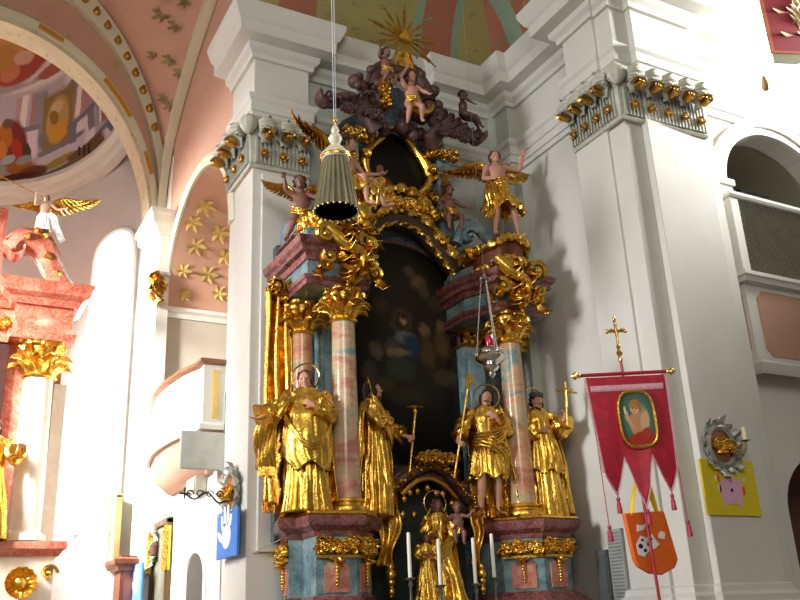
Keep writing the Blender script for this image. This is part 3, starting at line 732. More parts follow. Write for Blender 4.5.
# upper stage: small dark picture in a gold frame, pilasters, scrolls
up = [(.42 * cos(t) * (1 + .12 * cos(4 * t)), 7.68 + .58 * sin(t) * (1 + .06 * cos(4 * t))) for t in [2 * PI * i / 40 for i in range(40)]]
def Q2(px, py, rx, ry, rot, col, soft=.5):
    soft = soft * 1.6
    p = atY(px, py, 9.6); k = 9.6 / 880 * 1.1
    return (p.x - AX, p.z, rx * k, ry * k, rot, col, soft)
ub = [Q2(388, 188, 14, 18, .2, '8a3226', .4), Q2(394, 198, 9, 9, .5, '7a2c20', .5), Q2(383, 167, 5, 6, 0, '8a5c3e', .4), Q2(379, 183, 5, 5, .4, '86563c', .4), Q2(388, 186, 5, 4, 0, '4f4a34', .5), Q2(405, 190, 8, 16, 0, '241c14', .6)]
u_ = MB().plate(up, (AX, 9.72, 0), (1, 0, 0), (0, 0, 1), .03).build('upper_painting', picture('dark_upper_painting', '17130e', ub, .4, 1, grime='0d0b08'), alt, smooth=0)
g = MB(); fr = [V((AX + u * 1.1, 9.62, 7.68 + (z - 7.68) * 1.07)) for u, z in up]; fr.append(fr[0]); g.tube(spline(fr, 120), [.06 + .015 * sin(i * .35) for i in range(121)], 10)
for i in range(0, 40, 8): g.leaf(fr[i], (fr[i] - V((AX, 9.62, 7.68))), (0, -1, 0), .17, .13, .5, 6)
for sg in (-1, 1):
    for z, r in ((8.02, .12), (7.3, .11), (7.75, .09)): g.volute((AX + sg * .53, 9.56, z), (sg, 0, 0), EZ, r, 1.5, .12, .35, .6)
g.build('gilded_frame', GOLD, u_, solid=.01)
for sg in (-1, 1):
    x = AX + sg * .74
    p = MB().bevbox(x - .11, x + .11, 9.55, 9.8, 6.75, 7.95, .015).build('upper_pilaster', TEALM, alt)
    g = MB().ornament((x, 9.52, 8.0), (1, 0, 0), EZ, .3, .22, 5, 1, .1); g.build('gilded_capital', GOLD2, p, solid=.01)
    MB().ornament((x - sg * .02, 9.52, 7.35), (0, 0, 1), (-1, 0, 0), .7, .16, 8, .8, .06).build('gilded_strip', GOLD2, p, solid=.01)
    MB().tube(spline([(AX + sg * .82, 9.5, 6.62), (AX + sg * 1.0, 9.45, 6.95), (AX + sg * 1.3, 9.42, 6.75), (AX + sg * 1.42, 9.42, 6.55)], 20), .08, 8).volute((AX + sg * 1.0, 9.45, 6.74), (sg, 0, 0), EZ, .16, 1.4, .2, .35, .5).build('flank_scroll', TEALM, p)
    # broken pediment scroll
    s_ = MB().tube(spline([(AX + sg * .42, 9.42, 8.1), (AX + sg * .62, 9.36, 8.35), (AX + sg * .9, 9.34, 8.42), (AX + sg * 1.12, 9.34, 8.32), (AX + sg * 1.25, 9.34, 8.3)], 24), [.13 - .002 * i for i in range(25)], 10)
    s_.volute((AX + sg * 1.2, 9.34, 8.36), (-sg, 0, 0), EZ, .15, 1.5, .22, .35, 2.6).volute((AX + sg * .55, 9.34, 8.45), (sg, 0, 0), EZ, .17, 1.5, .2, .35, 1.0)
    sp = s_.build('pediment_scroll', BROWN, alt)
    g = MB().ornament((AX + sg * .75, 9.25, 8.2), (1, 0, 0), EZ, .6, .2, 21 + sg, 1, .08)
    for q in range(7): g.leaf((AX + sg * (.5 + .1 * q), 9.25, 8.42 - .02 * q), (sg * .6, 0, .7 - .2 * q), (0, -1, 0), .22, .12, .5, 6)
    g.build('carved_leaves', BROWN, sp, solid=.01)
# crest: arch, clouds, gold rocaille and the sunburst
cr = MB().tube([(AX + .44 * cos(t), 9.42, 8.8 + .42 * sin(t)) for t in [PI * i / 20 for i in range(21)]], .1, 10)
cr.tube([(AX + .53 * cos(t), 9.4, 8.82 + .5 * sin(t)) for t in [PI * i / 20 for i in range(21)]], .04, 8)
R = random.Random(4)
for i in range(26):
    a = R.uniform(-.3, PI + .3); r = R.uniform(.35, .66)
    cr.ball((AX + r * cos(a) * 1.1, 9.42 + R.uniform(-.1, .1), 8.8 + r * sin(a) * .8), R.uniform(.05, .11), 8)
for i in range(22):
    cr.ball((AX + R.uniform(-.5, .5), 9.5 + R.uniform(-.1, .12), R.uniform(8.15, 8.7)), R.uniform(.06, .13), 8)
ct = cr.build('crest', BROWN, alt, smooth=60)
g = MB().ornament((AX - .36, 9.28, 8.62), EZ, (-1, 0, 0), .45, .2, 31, 1, .1); g.build('gilded_scroll', GOLD, ct, solid=.01); g = MB()
g.tube([(AX + .2 + .2 * cos(t), 9.22, 8.62 + .17 * sin(t)) for t in [PI + PI * i / 14 for i in range(15)]], [.02 + .04 * sin(PI * i / 14) for i in range(15)], 8)
g.build('gilded_crescent', GOLD, ct); g = MB()
g.loft([[(AX - .16, 9.3, 9.2), (AX + .16, 9.3, 9.2), (AX + .16, 9.4, 9.2), (AX - .16, 9.4, 9.2)], [(AX - .05, 9.25, 9.42), (AX + .05, 9.25, 9.42), (AX + .05, 9.3, 9.42), (AX - .05, 9.3, 9.42)]])
g.build('gilded_carving', GOLD, ct, solid=.01)
su = MB(); SCN = V((AX, 9.25, 9.66))
for i in range(18):
    a = 2 * PI * i / 18 + .1; L = (.6, .4, .52, .36)[i % 4] * (1.0 if sin(a) > -.5 else 1.05); d = V((cos(a), 0, sin(a))); s_ = V((-sin(a), 0, cos(a)))
    for q in (-1, 0, 1):
        dd = (d + s_ * q * .045).normalized(); Lq = L * (1 - .18 * abs(q))
        su.loft([[SCN + dd * .06 + s_ * .008 + V((0, -.012, 0)), SCN + dd * .06 - s_ * .008 + V((0, -.012, 0)), SCN + dd * .06 - s_ * .008 + V((0, .012, 0)), SCN + dd * .06 + s_ * .008 + V((0, .012, 0))],
                 [SCN + dd * Lq + s_ * .005 + V((0, -.008, 0)), SCN + dd * Lq - s_ * .005 + V((0, -.008, 0)), SCN + dd * Lq - s_ * .005 + V((0, .008, 0)), SCN + dd * Lq + s_ * .005 + V((0, .008, 0))]])
sb = su.build('sunburst', GOLD2, alt, smooth=0)
MB().plate([(-.1, -.06), (.1, -.06), (0, .11)], SCN + V((0, -.03, 0)), (1, 0, 0), (0, 0, 1), .03).ball(SCN, (.09, .03, .09), 14).tube([SCN + V((-.11, -.045, -.065)), SCN + V((.11, -.045, -.065)), SCN + V((0, -.045, .12)), SCN + V((-.11, -.045, -.065))], .013, 6).build('triangle', GOLD, sb)
# gilded drapery hanging beside the outer column
def cur(u, v):
    x = lerp(3.4, 3.74, u) + .012 * sin(v * 9 + u * 5); f = .05 * sin(u * 6 * PI) * (1 - .25 * sin(7 * v)) + .02 * sin(u * 17 + v * 3)
    return V((x, 9.5 - f, lerp(5.55, 2.96, v) + .02 * sin(u * 19) * (v > .9)))
cu = MB().grid(cur, 36, 40).build('gilded_drapery', GOLD, alt, smooth=80, solid=.02)
g = MB()
for k in range(9):
    a = 2 * PI * k / 9; g.leaf((3.5, 9.42, 5.55), (cos(a), 0, sin(a)), (0, -1, 0), .17, .13, .55, 6)
g.ball((3.5, 9.36, 5.55), (.06, .05, .06), 10); g.volute((3.68, 9.4, 5.58), (1, 0, 0), EZ, .11, 1.4, .09); g.volute((3.62, 9.42, 5.42), (1, 0, 0), EZ, .08, 1.4, .09)
g.build('rosette', GOLD, cu, solid=.012)
g = MB()
for k in range(22): g.tube([(3.4 + .016 * k, 9.5 - .04 * sin(k * 1.0), 2.99), (3.4 + .016 * k, 9.49 - .04 * sin(k), 2.88)], [.01, .012], 5)
g.build('fringe', GOLD, cu)
# the shrine niche in the middle of the predella
ni = MB().box(4.72, 6.06, 9.56, 9.62, 1.86, 3.5).build('niche_back', plain('niche_green_black', '1f2a24', .5, 0, .3), alt, smooth=0)
archp = spline([(4.82, 9.32, 3.05), (4.98, 9.3, 3.2), (5.18, 9.26, 3.36), (5.42, 9.24, 3.45), (5.64, 9.26, 3.4), (5.84, 9.3, 3.22), (6.0, 9.32, 3.06)], 50)
MB().tube(archp, .07, 10).tube([p + V((0, .12, -.1)) for p in archp], .08, 10).tube([p + V((0, .24, -.02)) for p in archp], .1, 8).build('niche_arch', BROWN, ni)
g = MB()
for i, p in enumerate(archp[::2]):
    g.leaf(p + V((0, -.05, .02)), (cos(i * 2.1), -.1, sin(i * 2.1)), (0, -1, 0), .13, .08, .5, 5); g.ball(p + V((0, -.07, .03 * sin(i * 3))), .024, 8)
MB().ornament((5.45, 9.16, 3.52), (1, 0, 0), EZ, .5, .2, 41, 1.2, .07).build('gilded_crest', GOLD2, ni, solid=.008)
g.tube(spline([(5.05, 9.3, 3.1), (5.25, 9.28, 3.26), (5.45, 9.26, 3.3), (5.65, 9.28, 3.22), (5.82, 9.3, 3.08)], 30), .03, 8)
g.build('gilded_carving', GOLD2, ni, solid=.008)
for q, (dx, dz) in enumerate(((5.08, 3.04), (5.17, 3.12), (5.28, 3.14), (5.41, 3.18), (5.53, 3.12), (5.63, 3.12), (5.74, 3.0), (5.06, 2.86), (5.22, 2.86))):
    MB().lathe([(.004, .06), (.012, .05), (.035, .025), (.038, 0), (.028, -.03), (.006, -.045)], (dx, 9.3 + .01 * (q % 3), dz), 12).build('gilded_pendant', GOLD, ni)
for sg, x in ((-1, 4.8), (1, 6.02)):
    sw = .26 if sg < 0 else .14
    def hang(u, v, x=x, sw=sw): return V((x + (u - .5) * sw * (1 + .4 * sin(v * 6)) + .03 * sin(v * 5), 9.24 - .035 * sin(u * 4 * PI + 2 * v) + .02 * sin(v * 8), lerp(2.98, 2.28, v)))
    h = MB().grid(hang, 16, 26).build('gilded_swag', GOLD, ni, smooth=80, solid=.02)
    g = MB()
    for q, (dz, r) in enumerate(((2.26, .05), (2.18, .07), (2.1, .05), (2.05, .03), (2.0, .045), (1.96, .03))): g.ball((x + .02, 9.2, dz), (r, r, r * 1.1), 10)
    g.build('gilded_tassel', GOLD, h, solid=.008); g = MB()
    for q in range(6): g.leaf((x, 9.2, 3.0), (cos(q), -.2, sin(q)), (0, -1, 0), .17, .1, .55, 6)
    g.volute((x, 9.2, 3.02), (sg, 0, 0), EZ, .1, 1.5, .1)
    g.build('gilded_bow', GOLD, h, solid=.008)
# ---------------------------------------------------------------- carved figures (built 1.7 m tall facing -y, then scaled)
def mat3(rx, ry, rz): return (Matrix.Rotation(rz, 3, 'Z') @ Matrix.Rotation(ry, 3, 'Y') @ Matrix.Rotation(rx, 3, 'X'))
def hand(mb, w, d, n, s=1.0, curl=.5, thumb=1):
    """palm and five jointed fingers: d points along the hand, n out of the palm"""
    d = V(d).normalized(); n = V(n); n = (n - d * n.dot(d)).normalized(); sd = d.cross(n) * thumb; w = V(w)
    Mx = Matrix((d, sd, n)).transposed()
    mb.ball(w + d * .045 * s, (.052 * s, .04 * s, .017 * s), 10, Mx)
    mb.tube([w - d * .02 * s, w + d * .02 * s], [.025 * s, .026 * s], 8)
    for k, (off, L) in enumerate(((.03, .07), (.011, .08), (-.009, .075), (-.028, .06))):
        p = w + d * (.082 - abs(k - 1.3) * .004) * s + sd * off * s; pts = [w + d * .05 * s + sd * off * s, p]; a = .1
        for j, f in enumerate((.45, .32, .23)):
            a += curl * (.75, .95, .7)[j]
            p = p + (d * cos(a) + n * sin(a)) * (L * f * s) + sd * (off * .12 * s); pts.append(p)
        mb.tube(pts, [.0115 * s, .0105 * s, .0095 * s, .0088 * s, .0075 * s], 7)
    p = w + d * .018 * s + sd * .028 * s; pts = [p - sd * .015 * s, p + sd * .012 * s + d * .012 * s]
    for j, (f, g) in enumerate(((.032, .3), (.028, .55))): pts.append(pts[-1] + (d * .75 + sd * (.6 - .35 * j) + n * g * curl).normalized() * f * s)
    mb.tube(pts, [.013 * s, .0135 * s, .0115 * s, .0085 * s], 7)
def head_mesh(mb, c, M, s=1.0):
    c = V(c); q = lambda x, y, z: c + M @ (V((x, y, z)) * s)
    Bl = lambda x, y, z, r, n=10: mb.ball(q(x, y, z), tuple(k * s for k in r), n, M)
    Bl(0, .012, .015, (.075, .093, .095), 16); Bl(0, -.026, -.04, (.058, .06, .082), 14); Bl(0, -.06, -.1, (.028, .024, .02))
    for sx in (-1, 1):
        Bl(sx * .033, -.062, -.032, (.023, .022, .024)); Bl(sx * .077, .012, -.012, (.01, .02, .032)); Bl(sx * .042, -.02, -.085, (.022, .04, .026))
        mb.tube([q(sx * .055, -.064, .016), q(sx * .032, -.08, .024), q(sx * .008, -.084, .018)], [.008 * s, .011 * s, .009 * s], 7)
        Bl(sx * .03, -.074, -.002, (.014, .012, .009)); Bl(sx * .011, -.094, -.034, (.008, .01, .007))
    mb.tube([q(0, -.08, .016), q(0, -.095, -.008), q(0, -.108, -.03)], [.008 * s, .01 * s, .013 * s], 8)
    Bl(0, -.084, -.056, (.021, .012, .006)); Bl(0, -.082, -.068, (.018, .012, .007))
def figure(name, label, loc, H, rotz=0, J=None, fat=1.0, hs=1.0, head=(0, 0, 0), hc=(0, -.02, 1.57), flesh=None, cat='statue', group=None, vox=.0105, eyes=True, curlL=.5, curlR=.5, palmL=(0, -1, 0), palmR=(0, -1, 0), dL=None, dR=None):
    root = thing(name, label, cat, loc, group, rotz, H / 1.7)
    D = dict(pel=(0, 0, .93), che=(0, 0, 1.26), shL=(.175, .01, 1.37), shR=(-.175, .01, 1.37), elL=(.25, .03, 1.08), elR=(-.25, .03, 1.08), wrL=(.24, -.1, .86), wrR=(-.24, -.1, .86),
             hiL=(.09, 0, .9), hiR=(-.09, 0, .9), knL=(.1, -.03, .48), knR=(-.1, -.03, .48), anL=(.1, .03, .08), anR=(-.1, .03, .08), toL=(.12, -.13, .03), toR=(-.12, -.13, .03))
    D.update(J or {}); J = {k: V(v) for k, v in D.items()}
    b = MB(); hc = V(hc); M = mat3(*head)
    nb = (J['shL'] + J['shR']) / 2 + V((0, .005, .05)); pel, che = J['pel'], J['che']
    ax = (J['shL'] - J['shR']).normalized()
    def rg(c, rx, ry, up):
        up = V(up).normalized(); x = (ax - up * ax.dot(up)).normalized(); y = up.cross(x)
        return [V(c) + x * (rx * cos(2 * PI * k / 18)) + y * (ry * sin(2 * PI * k / 18)) for k in range(18)]
    sp = che - pel; u2 = nb - che
    b.loft([rg(pel - sp * .22, .1 * fat, .085 * fat, sp), rg(pel, .15 * fat, .112 * fat, sp), rg(pel.lerp(che, .4), .122 * fat, .098 * fat, sp), rg(pel.lerp(che, .75), .145 * fat, .11 * fat, sp), rg(che + u2 * .25, .16, .11 * fat, u2), rg(che + u2 * .6, .15, .09, u2), rg(nb, .075, .065, u2), rg(nb.lerp(hc, .3), .055 * hs, .056 * hs, hc - nb), rg(nb.lerp(hc, .8), .053 * hs, .055 * hs, hc - nb)])
    for S, cu, pn, dh, th in (('L', curlL, palmL, dL, 1), ('R', curlR, palmR, dR, -1)):
        s_, e, w = J['sh' + S], J['el' + S], J['wr' + S]
        b.ball(s_, .058 * fat, 10)
        b.tube([s_, s_.lerp(e, .35), s_.lerp(e, .75), e, e.lerp(w, .3), e.lerp(w, .7), w], [r * fat for r in (.054, .05, .042, .041, .043, .034, .025)], 12)
        hand(b, w, dh or (w - e), pn, 1.0 * max(1, fat * .9), cu, th)
        h, k, a, t = J['hi' + S], J['kn' + S], J['an' + S], J['to' + S]
        b.tube([h, h.lerp(k, .3), h.lerp(k, .75), k, k.lerp(a, .3), k.lerp(a, .7), a], [r * fat for r in (.09, .085, .062, .055, .058, .042, .034)], 12)
        f = (t - a); b.tube([a + f * -.12 + V((0, 0, -.03)), a + f * .35 + V((0, 0, -.02)), a + f * .75, t], [.033, .038, .036, .022], 10)
        b.ball(k + V((0, -.02, 0)), .04 * fat, 8)
    head_mesh(b, hc, M, hs)
    body = b.build('body', flesh or FLESH, root, remesh=vox, smoothmod=2, world=False)
    if eyes:
        for sx in (-1, 1):
            MB().ball(hc + M @ (V((sx * .03, -.0855, -.003)) * hs), (.01 * hs, .006 * hs, .0055 * hs), 8, M).build('eye', HAIR, body, world=False)
    root['_d'] = 0; del root['_d']
    return root, J, hc, M, hs
def fold(a, k, z, seed, sharp=.6):
    q = noise.noise(V((cos(a) * 1.6 + seed * 3.1, sin(a) * 1.6, z * 1.8 + seed)))
    s1 = abs(sin(k * a * .5 + q * 2.6 + seed)) ** sharp
    s2 = abs(sin(k * .5 * 1.7 * a + seed * 2 + 1.5 * z)) ** .8
    return (s1 - .6) + .4 * (s2 - .6) + .5 * q
def robe(root, name, mat, lev, k=11, amp=.1, seed=1, a0=0, a1=2 * PI, n=110, m=52, thick=.014, lean=None, hem=0.0):
    """garment: rows (z, rx, ry, cx, cy, foldscale) from top to hem; folds sharpen and deepen downwards"""
    lev = sorted(lev, key=lambda r: r[0]); full = abs(a1 - a0 - 2 * PI) < 1e-6
    z0, z1 = lev[0][0], lev[-1][0]
    mb = MB()
    def fn(u, v):
        a = lerp(a0, a1, u); z = lerp(z1, z0, v)
        rx, ry, cx, cy, fs = interp(lev, z)
        f = 1 + 1.3 * amp * fs * fold(a, k, z, seed)
        zz = z + hem * sin(k * .5 * a + seed) * v ** 3 * .1 - hem * v * max(0, -sin(a)) * .0
        return V((cx + rx * cos(a) * f, cy + ry * sin(a) * f, zz))
    mb.grid(fn, n, m)
    return mb.build(name, mat, root, smooth=80, solid=thick, world=False)
def sleeve(mb, s_, e, w, r=(.075, .085, .11), seed=0, end=.92):
    pts = [s_ + V((0, 0, .01)), s_.lerp(e, .4), e, e.lerp(w, .5), e.lerp(w, end)]; P = spline(pts, 22)
    tab = [(0, r[0]), (.5, r[1]), (1, r[2])]
    mb.tube(P, [interp(tab, i / 22)[0] for i in range(23)], 28, True, 1, lambda a, i: 1 + .16 * sin(3 * a + i * .55 + seed) + .09 * sin(5 * a - i * .9 + seed))
def drape(mb, pts, r, n=4, seed=0, spread=None):
    """a bundle of rolled folds along a path"""
    sp = V(spread or (0, 0, r * 1.5))
    for q in range(n):
        o = sp * (q - (n - 1) / 2)
        P = spline([V(p) + o + V((0, -.008 * (q % 2), 0)) for p in pts], 26)
        mb.tube(P, [r * (.7 + .3 * sin(i * .5 + q + seed)) * (1 if 0 < i < 26 else .6) for i in range(27)], 9, True, .75)
def hairdo(root, hc, M, hs, mat=HAIR, beard=True, long=.08, seed=1, curls=40, name='hair'):
    R = random.Random(seed); mb = MB(); c = V(hc); q = lambda x, y, z: c + M @ (V((x, y, z)) * hs)
    mb.ball(q(0, .025, .03), (.082 * hs, .094 * hs, .095 * hs), 14, M)
    for i in range(curls):
        a = R.uniform(-.15 * PI, 1.15 * PI); z = R.uniform(-.05, .11); rr = .083 * math.sqrt(max(.05, 1 - ((z - .015) / .115) ** 2))
        p = q(rr * cos(a), .02 + rr * 1.15 * sin(a), z); d = (p - c).normalized()
        mb.tube([p, p + d * .014 * hs + V((0, 0, -.02)), p + d * .01 + V((R.uniform(-.01, .01), 0, -.03 - long * R.random()))], [.018 * hs, .017 * hs, .006 * hs], 6)
    if beard:
        for i in range(20):
            x = R.uniform(-.05, .05); p = q(x, -.058 + abs(x) * .6, -.088 - R.uniform(0, .02))
            mb.tube([p, p + V((0, -.012, -.03)) * hs, p + V((x * .1, -.012, -.055 - R.random() * .04)) * hs], [.014 * hs, .012 * hs, .004 * hs], 6)
        for sx in (-1, 1): mb.tube([q(0, -.094, -.047), q(sx * .02, -.09, -.05), q(sx * .034, -.075, -.065)], [.006 * hs, .008 * hs, .005 * hs], 6)
    return mb.build(name, mat, root, world=False)
def halo(root, hc, M, r=.16, back=.06, up=.03, name='halo', mat=None):
    c = V(hc) + M @ V((0, back, up)); e1, e2 = M @ V((1, 0, .0)), M @ V((0, .15, 1)).normalized()
    mb = MB().tube([c + e1 * (r * cos(t)) + e2 * (r * sin(t)) for t in [2 * PI * i / 40 for i in range(41)]], .011, 6)
    mb.tube([V(hc) + V((0, .07, .02)), c + e2 * -r * .4, c - e2 * r], .007, 5)
    return mb.build(name, mat or BRASS, root, world=False)
def wing(root, base, tip_dir, up_dir, L, mat=GOLD, seed=0, name='wing', back=(0, 1, 0)):
    mb = MB(); b, d, u = V(base), V(tip_dir).normalized(), V(up_dir).normalized(); n = V(back)
    arm = spline([b, b + d * L * .28 + u * L * .26, b + d * L * .62 + u * L * .3, b + d * L * .8 + u * L * .18], 24)
    mb.tube(arm, [.05 - .0013 * i for i in range(25)], 8)
    for row, (cnt, ln, wd, off) in enumerate(((13, .86, .15, 0), (12, .58, .13, -.02), (10, .34, .11, -.04))):
        for i in range(cnt):
            t = i / (cnt - 1); p = arm[int(3 + t * 21)]
            ang = lerp(-1.45, -.35 + .25 * t, t)
            dd = d * cos(ang) + u * sin(ang)
            mb.leaf(p + n * off, dd, -n, L * ln * lerp(.75, 1.15, t), L * wd, .16, 6, 1)
    return mb.build(name, mat, root, solid=.012, world=False)

# --- bishop, left of the left columns
r_, J, hc, M, hs = figure('bishop_statue', 'gilded bishop statue with one arm held out, in front of the leftmost column', (3.72, 8.98, 2.82), 1.6, -.3,
    dict(elR=(-.36, -.06, 1.16), wrR=(-.55, -.2, 1.06), elL=(.27, -.1, 1.12), wrL=(.06, -.23, 1.2), toL=(.14, -.16, .03), toR=(-.14, -.16, .03)), head=(.15, -.12, -.25), hc=(-.02, -.03, 1.57), dR=(-1, -.3, -.15), palmR=(0, -.3, 1), palmL=(0, 1, 0), dL=(-.8, 0, .5), curlR=.25, flesh=FLESH, cat='statue')
robe(r_, 'alb', GOLD, [(0.0, .27, .21, .0, .02, 1.4), (.25, .24, .19, .0, 0, 1.2), (.6, .22, .17, 0, 0, .9), (1.0, .18, .14, 0, 0, .5), (1.35, .16, .11, 0, .01, .2)], 15, .13, 1)
robe(r_, 'chasuble', GOLD, [(.5, .2, .14, .03, -.12, 1.1), (.62, .27, .2, .0, -.05, .8), (.85, .29, .235, 0, -.02, .55), (1.1, .27, .21, 0, 0, .4), (1.28, .235, .15, 0, 0, .35), (1.4, .17, .1, 0, .01, .3), (1.47, .09, .085, 0, .01, .2)], 7, .09, 4, hem=.5)
sm = MB(); sleeve(sm, J['shR'], J['elR'], J['wrR'], (.09, .11, .15), 1); sleeve(sm, J['shL'], J['elL'], J['wrL'], (.09, .1, .1), 2); sm.build('sleeve', GOLD, r_, world=False)
robe(r_, 'cope', GOLD, [(.12, .36, .26, -.04, .06, 1.5), (.5, .36, .26, -.06, .06, 1.2), (1.0, .32, .22, -.05, .05, .8), (1.36, .22, .13, 0, .02, .4), (1.46, .1, .09, 0, .02, .1)], 12, .14, 7, -.1 * PI, 1.08 * PI)
d = MB(); drape(d, [(-.3, -.1, 1.3), (-.45, -.12, 1.05), (-.5, -.05, .75), (-.46, 0, .5)], .045, 5, 1, (.045, -.02, 0)); drape(d, [(-.28, -.14, 1.1), (-.12, -.26, .82), (.06, -.27, .72), (.24, -.16, .9), (.28, -.05, 1.1)], .02, 3, 2, (0, 0, .03)); d.build('mantle', GOLD, r_, world=False)
g = MB()
for q in range(16): g.tube([(-.56 + .012 * q, -.06 + .02 * sin(q), .52), (-.56 + .012 * q, -.06 + .02 * sin(q), .42)], [.01, .012], 5)
g.build('fringe', GOLD, r_, world=False)
hairdo(r_, hc, M, hs, HAIR2, False, .03, 1, 26); halo(r_, hc, M, .17)
# --- bearded saint in profile, right of the left columns
r_, J, hc, M, hs = figure('saint_statue', 'gilded bearded saint statue turned to the painting, holding a flame-tipped staff', (4.66, 9.2, 2.82), 1.62, .85,
    dict(elL=(.3, -.1, 1.1), wrL=(.3, -.36, 1.0), elR=(-.2, -.1, 1.1), wrR=(-.02, -.2, 1.18)), head=(-.1, 0, .35), palmL=(-1, 0, 0), palmR=(0, 1, 0), dR=(.9, 0, .4), curlL=1.0, flesh=FLESH)
robe(r_, 'robe', GOLD, [(0, .25, .22, .02, .02, 1.4), (.3, .22, .2, .02, 0, 1.1), (.8, .2, .16, .01, 0, .9), (1.05, .155, .13, 0, 0, .6), (1.28, .18, .13, 0, 0, .4), (1.4, .165, .1, 0, .01, .25), (1.47, .08, .08, 0, .01, .1)], 13, .14, 2.4)
robe(r_, 'mantle', GOLD, [(.1, .33, .28, 0, .04, 1.5), (.6, .29, .25, 0, .04, 1.1), (1.1, .24, .19, 0, .03, .7), (1.38, .2, .12, 0, .02, .4), (1.46, .1, .09, 0, .01, .1)], 12, .15, 5.5, -.35 * PI, .95 * PI)
sm = MB(); sleeve(sm, J['shR'], J['elR'], J['wrR'], (.08, .09, .09), 1); sleeve(sm, J['shL'], J['elL'], J['wrL'], (.08, .1, .12), 3, .85); sm.build('sleeve', GOLD, r_, world=False)
d = MB(); drape(d, [(-.2, -.05, 1.36), (-.1, -.18, 1.15), (.1, -.2, .95), (.24, -.05, .85)], .025, 5, 3, (0, 0, .045)); d.build('sash', GOLD, r_, world=False)
sx, sy, sz = J['wrL']; st = MB().tube([(sx - .05, sy - .02, .55), (sx + .02, sy - .07, sz), (sx + .07, sy - .1, 1.3)], .013, 8); st.ball((sx + .075, sy - .1, 1.33), (.03, .03, .04), 8)
for q in range(6): st.leaf((sx + .075, sy - .1, 1.34), (cos(q), sin(q), 1.2), (cos(q), sin(q), 0), .1, .06, .4, 5)
st.build('flame_staff', GOLD, r_, solid=.006, world=False)
hairdo(r_, hc, M, hs, HAIR, True, .09, 2); halo(r_, hc, M, .16)
# --- pilgrim saint with a long staff, left of the right columns
r_, J, hc, M, hs = figure('pilgrim_statue', 'gilded saint statue in a short tunic with bare shins, leaning on a long spade-tipped staff', (6.16, 9.05, 2.82), 1.6, -.25,
    dict(elR=(-.36, -.05, 1.14), wrR=(-.46, -.18, .94), elL=(.27, -.06, 1.12), wrL=(.08, -.2, 1.27), knR=(-.14, -.1, .5), anR=(-.16, -.02, .08), toR=(-.24, -.16, .03), toL=(.16, -.14, .03)), head=(.1, .2, -.25), hc=(.03, -.03, 1.565), curlR=1.0, palmR=(1, 0, 0), dR=(0, -.8, -.4), palmL=(0, 1, 0), dL=(-.8, 0, .5))
robe(r_, 'tunic', GOLD, [(.5, .25, .2, -.01, 0, 1.5), (.75, .23, .18, 0, 0, 1.1), (1.0, .165, .135, 0, 0, .6), (1.06, .15, .125, 0, 0, .4), (1.28, .19, .135, 0, 0, .5), (1.4, .17, .1, 0, .01, .3), (1.47, .085, .08, 0, .01, .1)], 14, .15, 3.3, hem=.4)
robe(r_, 'mantle', GOLD, [(.02, .3, .24, .1, .06, 1.6), (.5, .3, .24, .07, .06, 1.3), (1.0, .27, .2, .02, .05, .8), (1.36, .21, .13, 0, .02, .4), (1.46, .1, .09, 0, .02, .1)], 13, .16, 6.6, -.22 * PI, .9 * PI)
sm = MB(); sleeve(sm, J['shR'], J['elR'], J['wrR'], (.085, .1, .1), 2, .7); sleeve(sm, J['shL'], J['elL'], J['wrL'], (.085, .1, .1), 4, .8); sm.build('sleeve', GOLD, r_, world=False)
d = MB(); drape(d, [(.2, -.04, 1.38), (.22, -.14, 1.15), (.05, -.22, 1.0), (-.2, -.12, .98), (-.24, .03, 1.05)], .026, 5, 3, (0, 0, .042)); drape(d, [(-.16, -.12, 1.0), (0, -.22, .92), (.18, -.15, .8), (.26, -.03, .5)], .025, 4, 3, (.03, 0, .04)); d.build('sash', GOLD, r_, world=False)
w = J['wrR'] + V((0, -.05, -.03)); dd = V((.22, -.02, 1)).normalized()
st = MB().tube([w - dd * .45, w + dd * .75], .014, 8).build('staff', GOLD, r_, world=False)
MB().plate([(-.02, 0), (.03, .02), (.06, .12), (.05, .2), (-.03, .21), (-.05, .1)], w + dd * .73, (1, 0, -.2), (.2, 0, 1), .018).build('spade_head', GOLD, st, world=False)
for S in 'LR':
    a, t = J['an' + S], J['to' + S]
    MB().tube([a + V((0, 0, .2)), a + V((0, .005, .05)), a + (t - a) * .4 + V((0, 0, -.01)), t], [.055, .045, .047, .028], 10).build('boot', GOLD2, r_, world=False)
hairdo(r_, hc, M, hs, HAIR, True, .1, 3); halo(r_, hc, M, .17)
# --- priest saint with a crucifix, right end
r_, J, hc, M, hs = figure('priest_statue', 'gilded priest statue in a grey cap holding up a crucifix, rightmost on the altar', (6.93, 8.98, 2.82), 1.6, -.2,
    dict(elR=(-.27, -.06, 1.12), wrR=(-.06, -.2, 1.12), elL=(.3, -.08, 1.14), wrL=(.28, -.24, 1.3), toR=(-.14, -.15, .03), toL=(.14, -.15, .03)), head=(.05, .12, .3), curlL=1.1, palmL=(-1, 0, .0), dL=(0, -.3, 1), palmR=(0, 1, 0), dR=(.8, 0, .5))
robe(r_, 'cassock', GOLD, [(0, .26, .2, .02, .02, 1.3), (.3, .23, .18, .01, 0, 1.1), (.7, .2, .16, 0, 0, .8), (1.1, .16, .13, 0, 0, .3)], 16, .13, 8.1)
robe(r_, 'surplice', GOLD, [(.58, .27, .21, .0, 0, 1.5), (.8, .25, .195, 0, 0, 1.1), (1.1, .2, .155, 0, 0, .7), (1.3, .2, .14, 0, 0, .4), (1.4, .17, .1, 0, .01, .3), (1.47, .085, .08, 0, .01, .1)], 15, .14, 9.4, hem=.3)
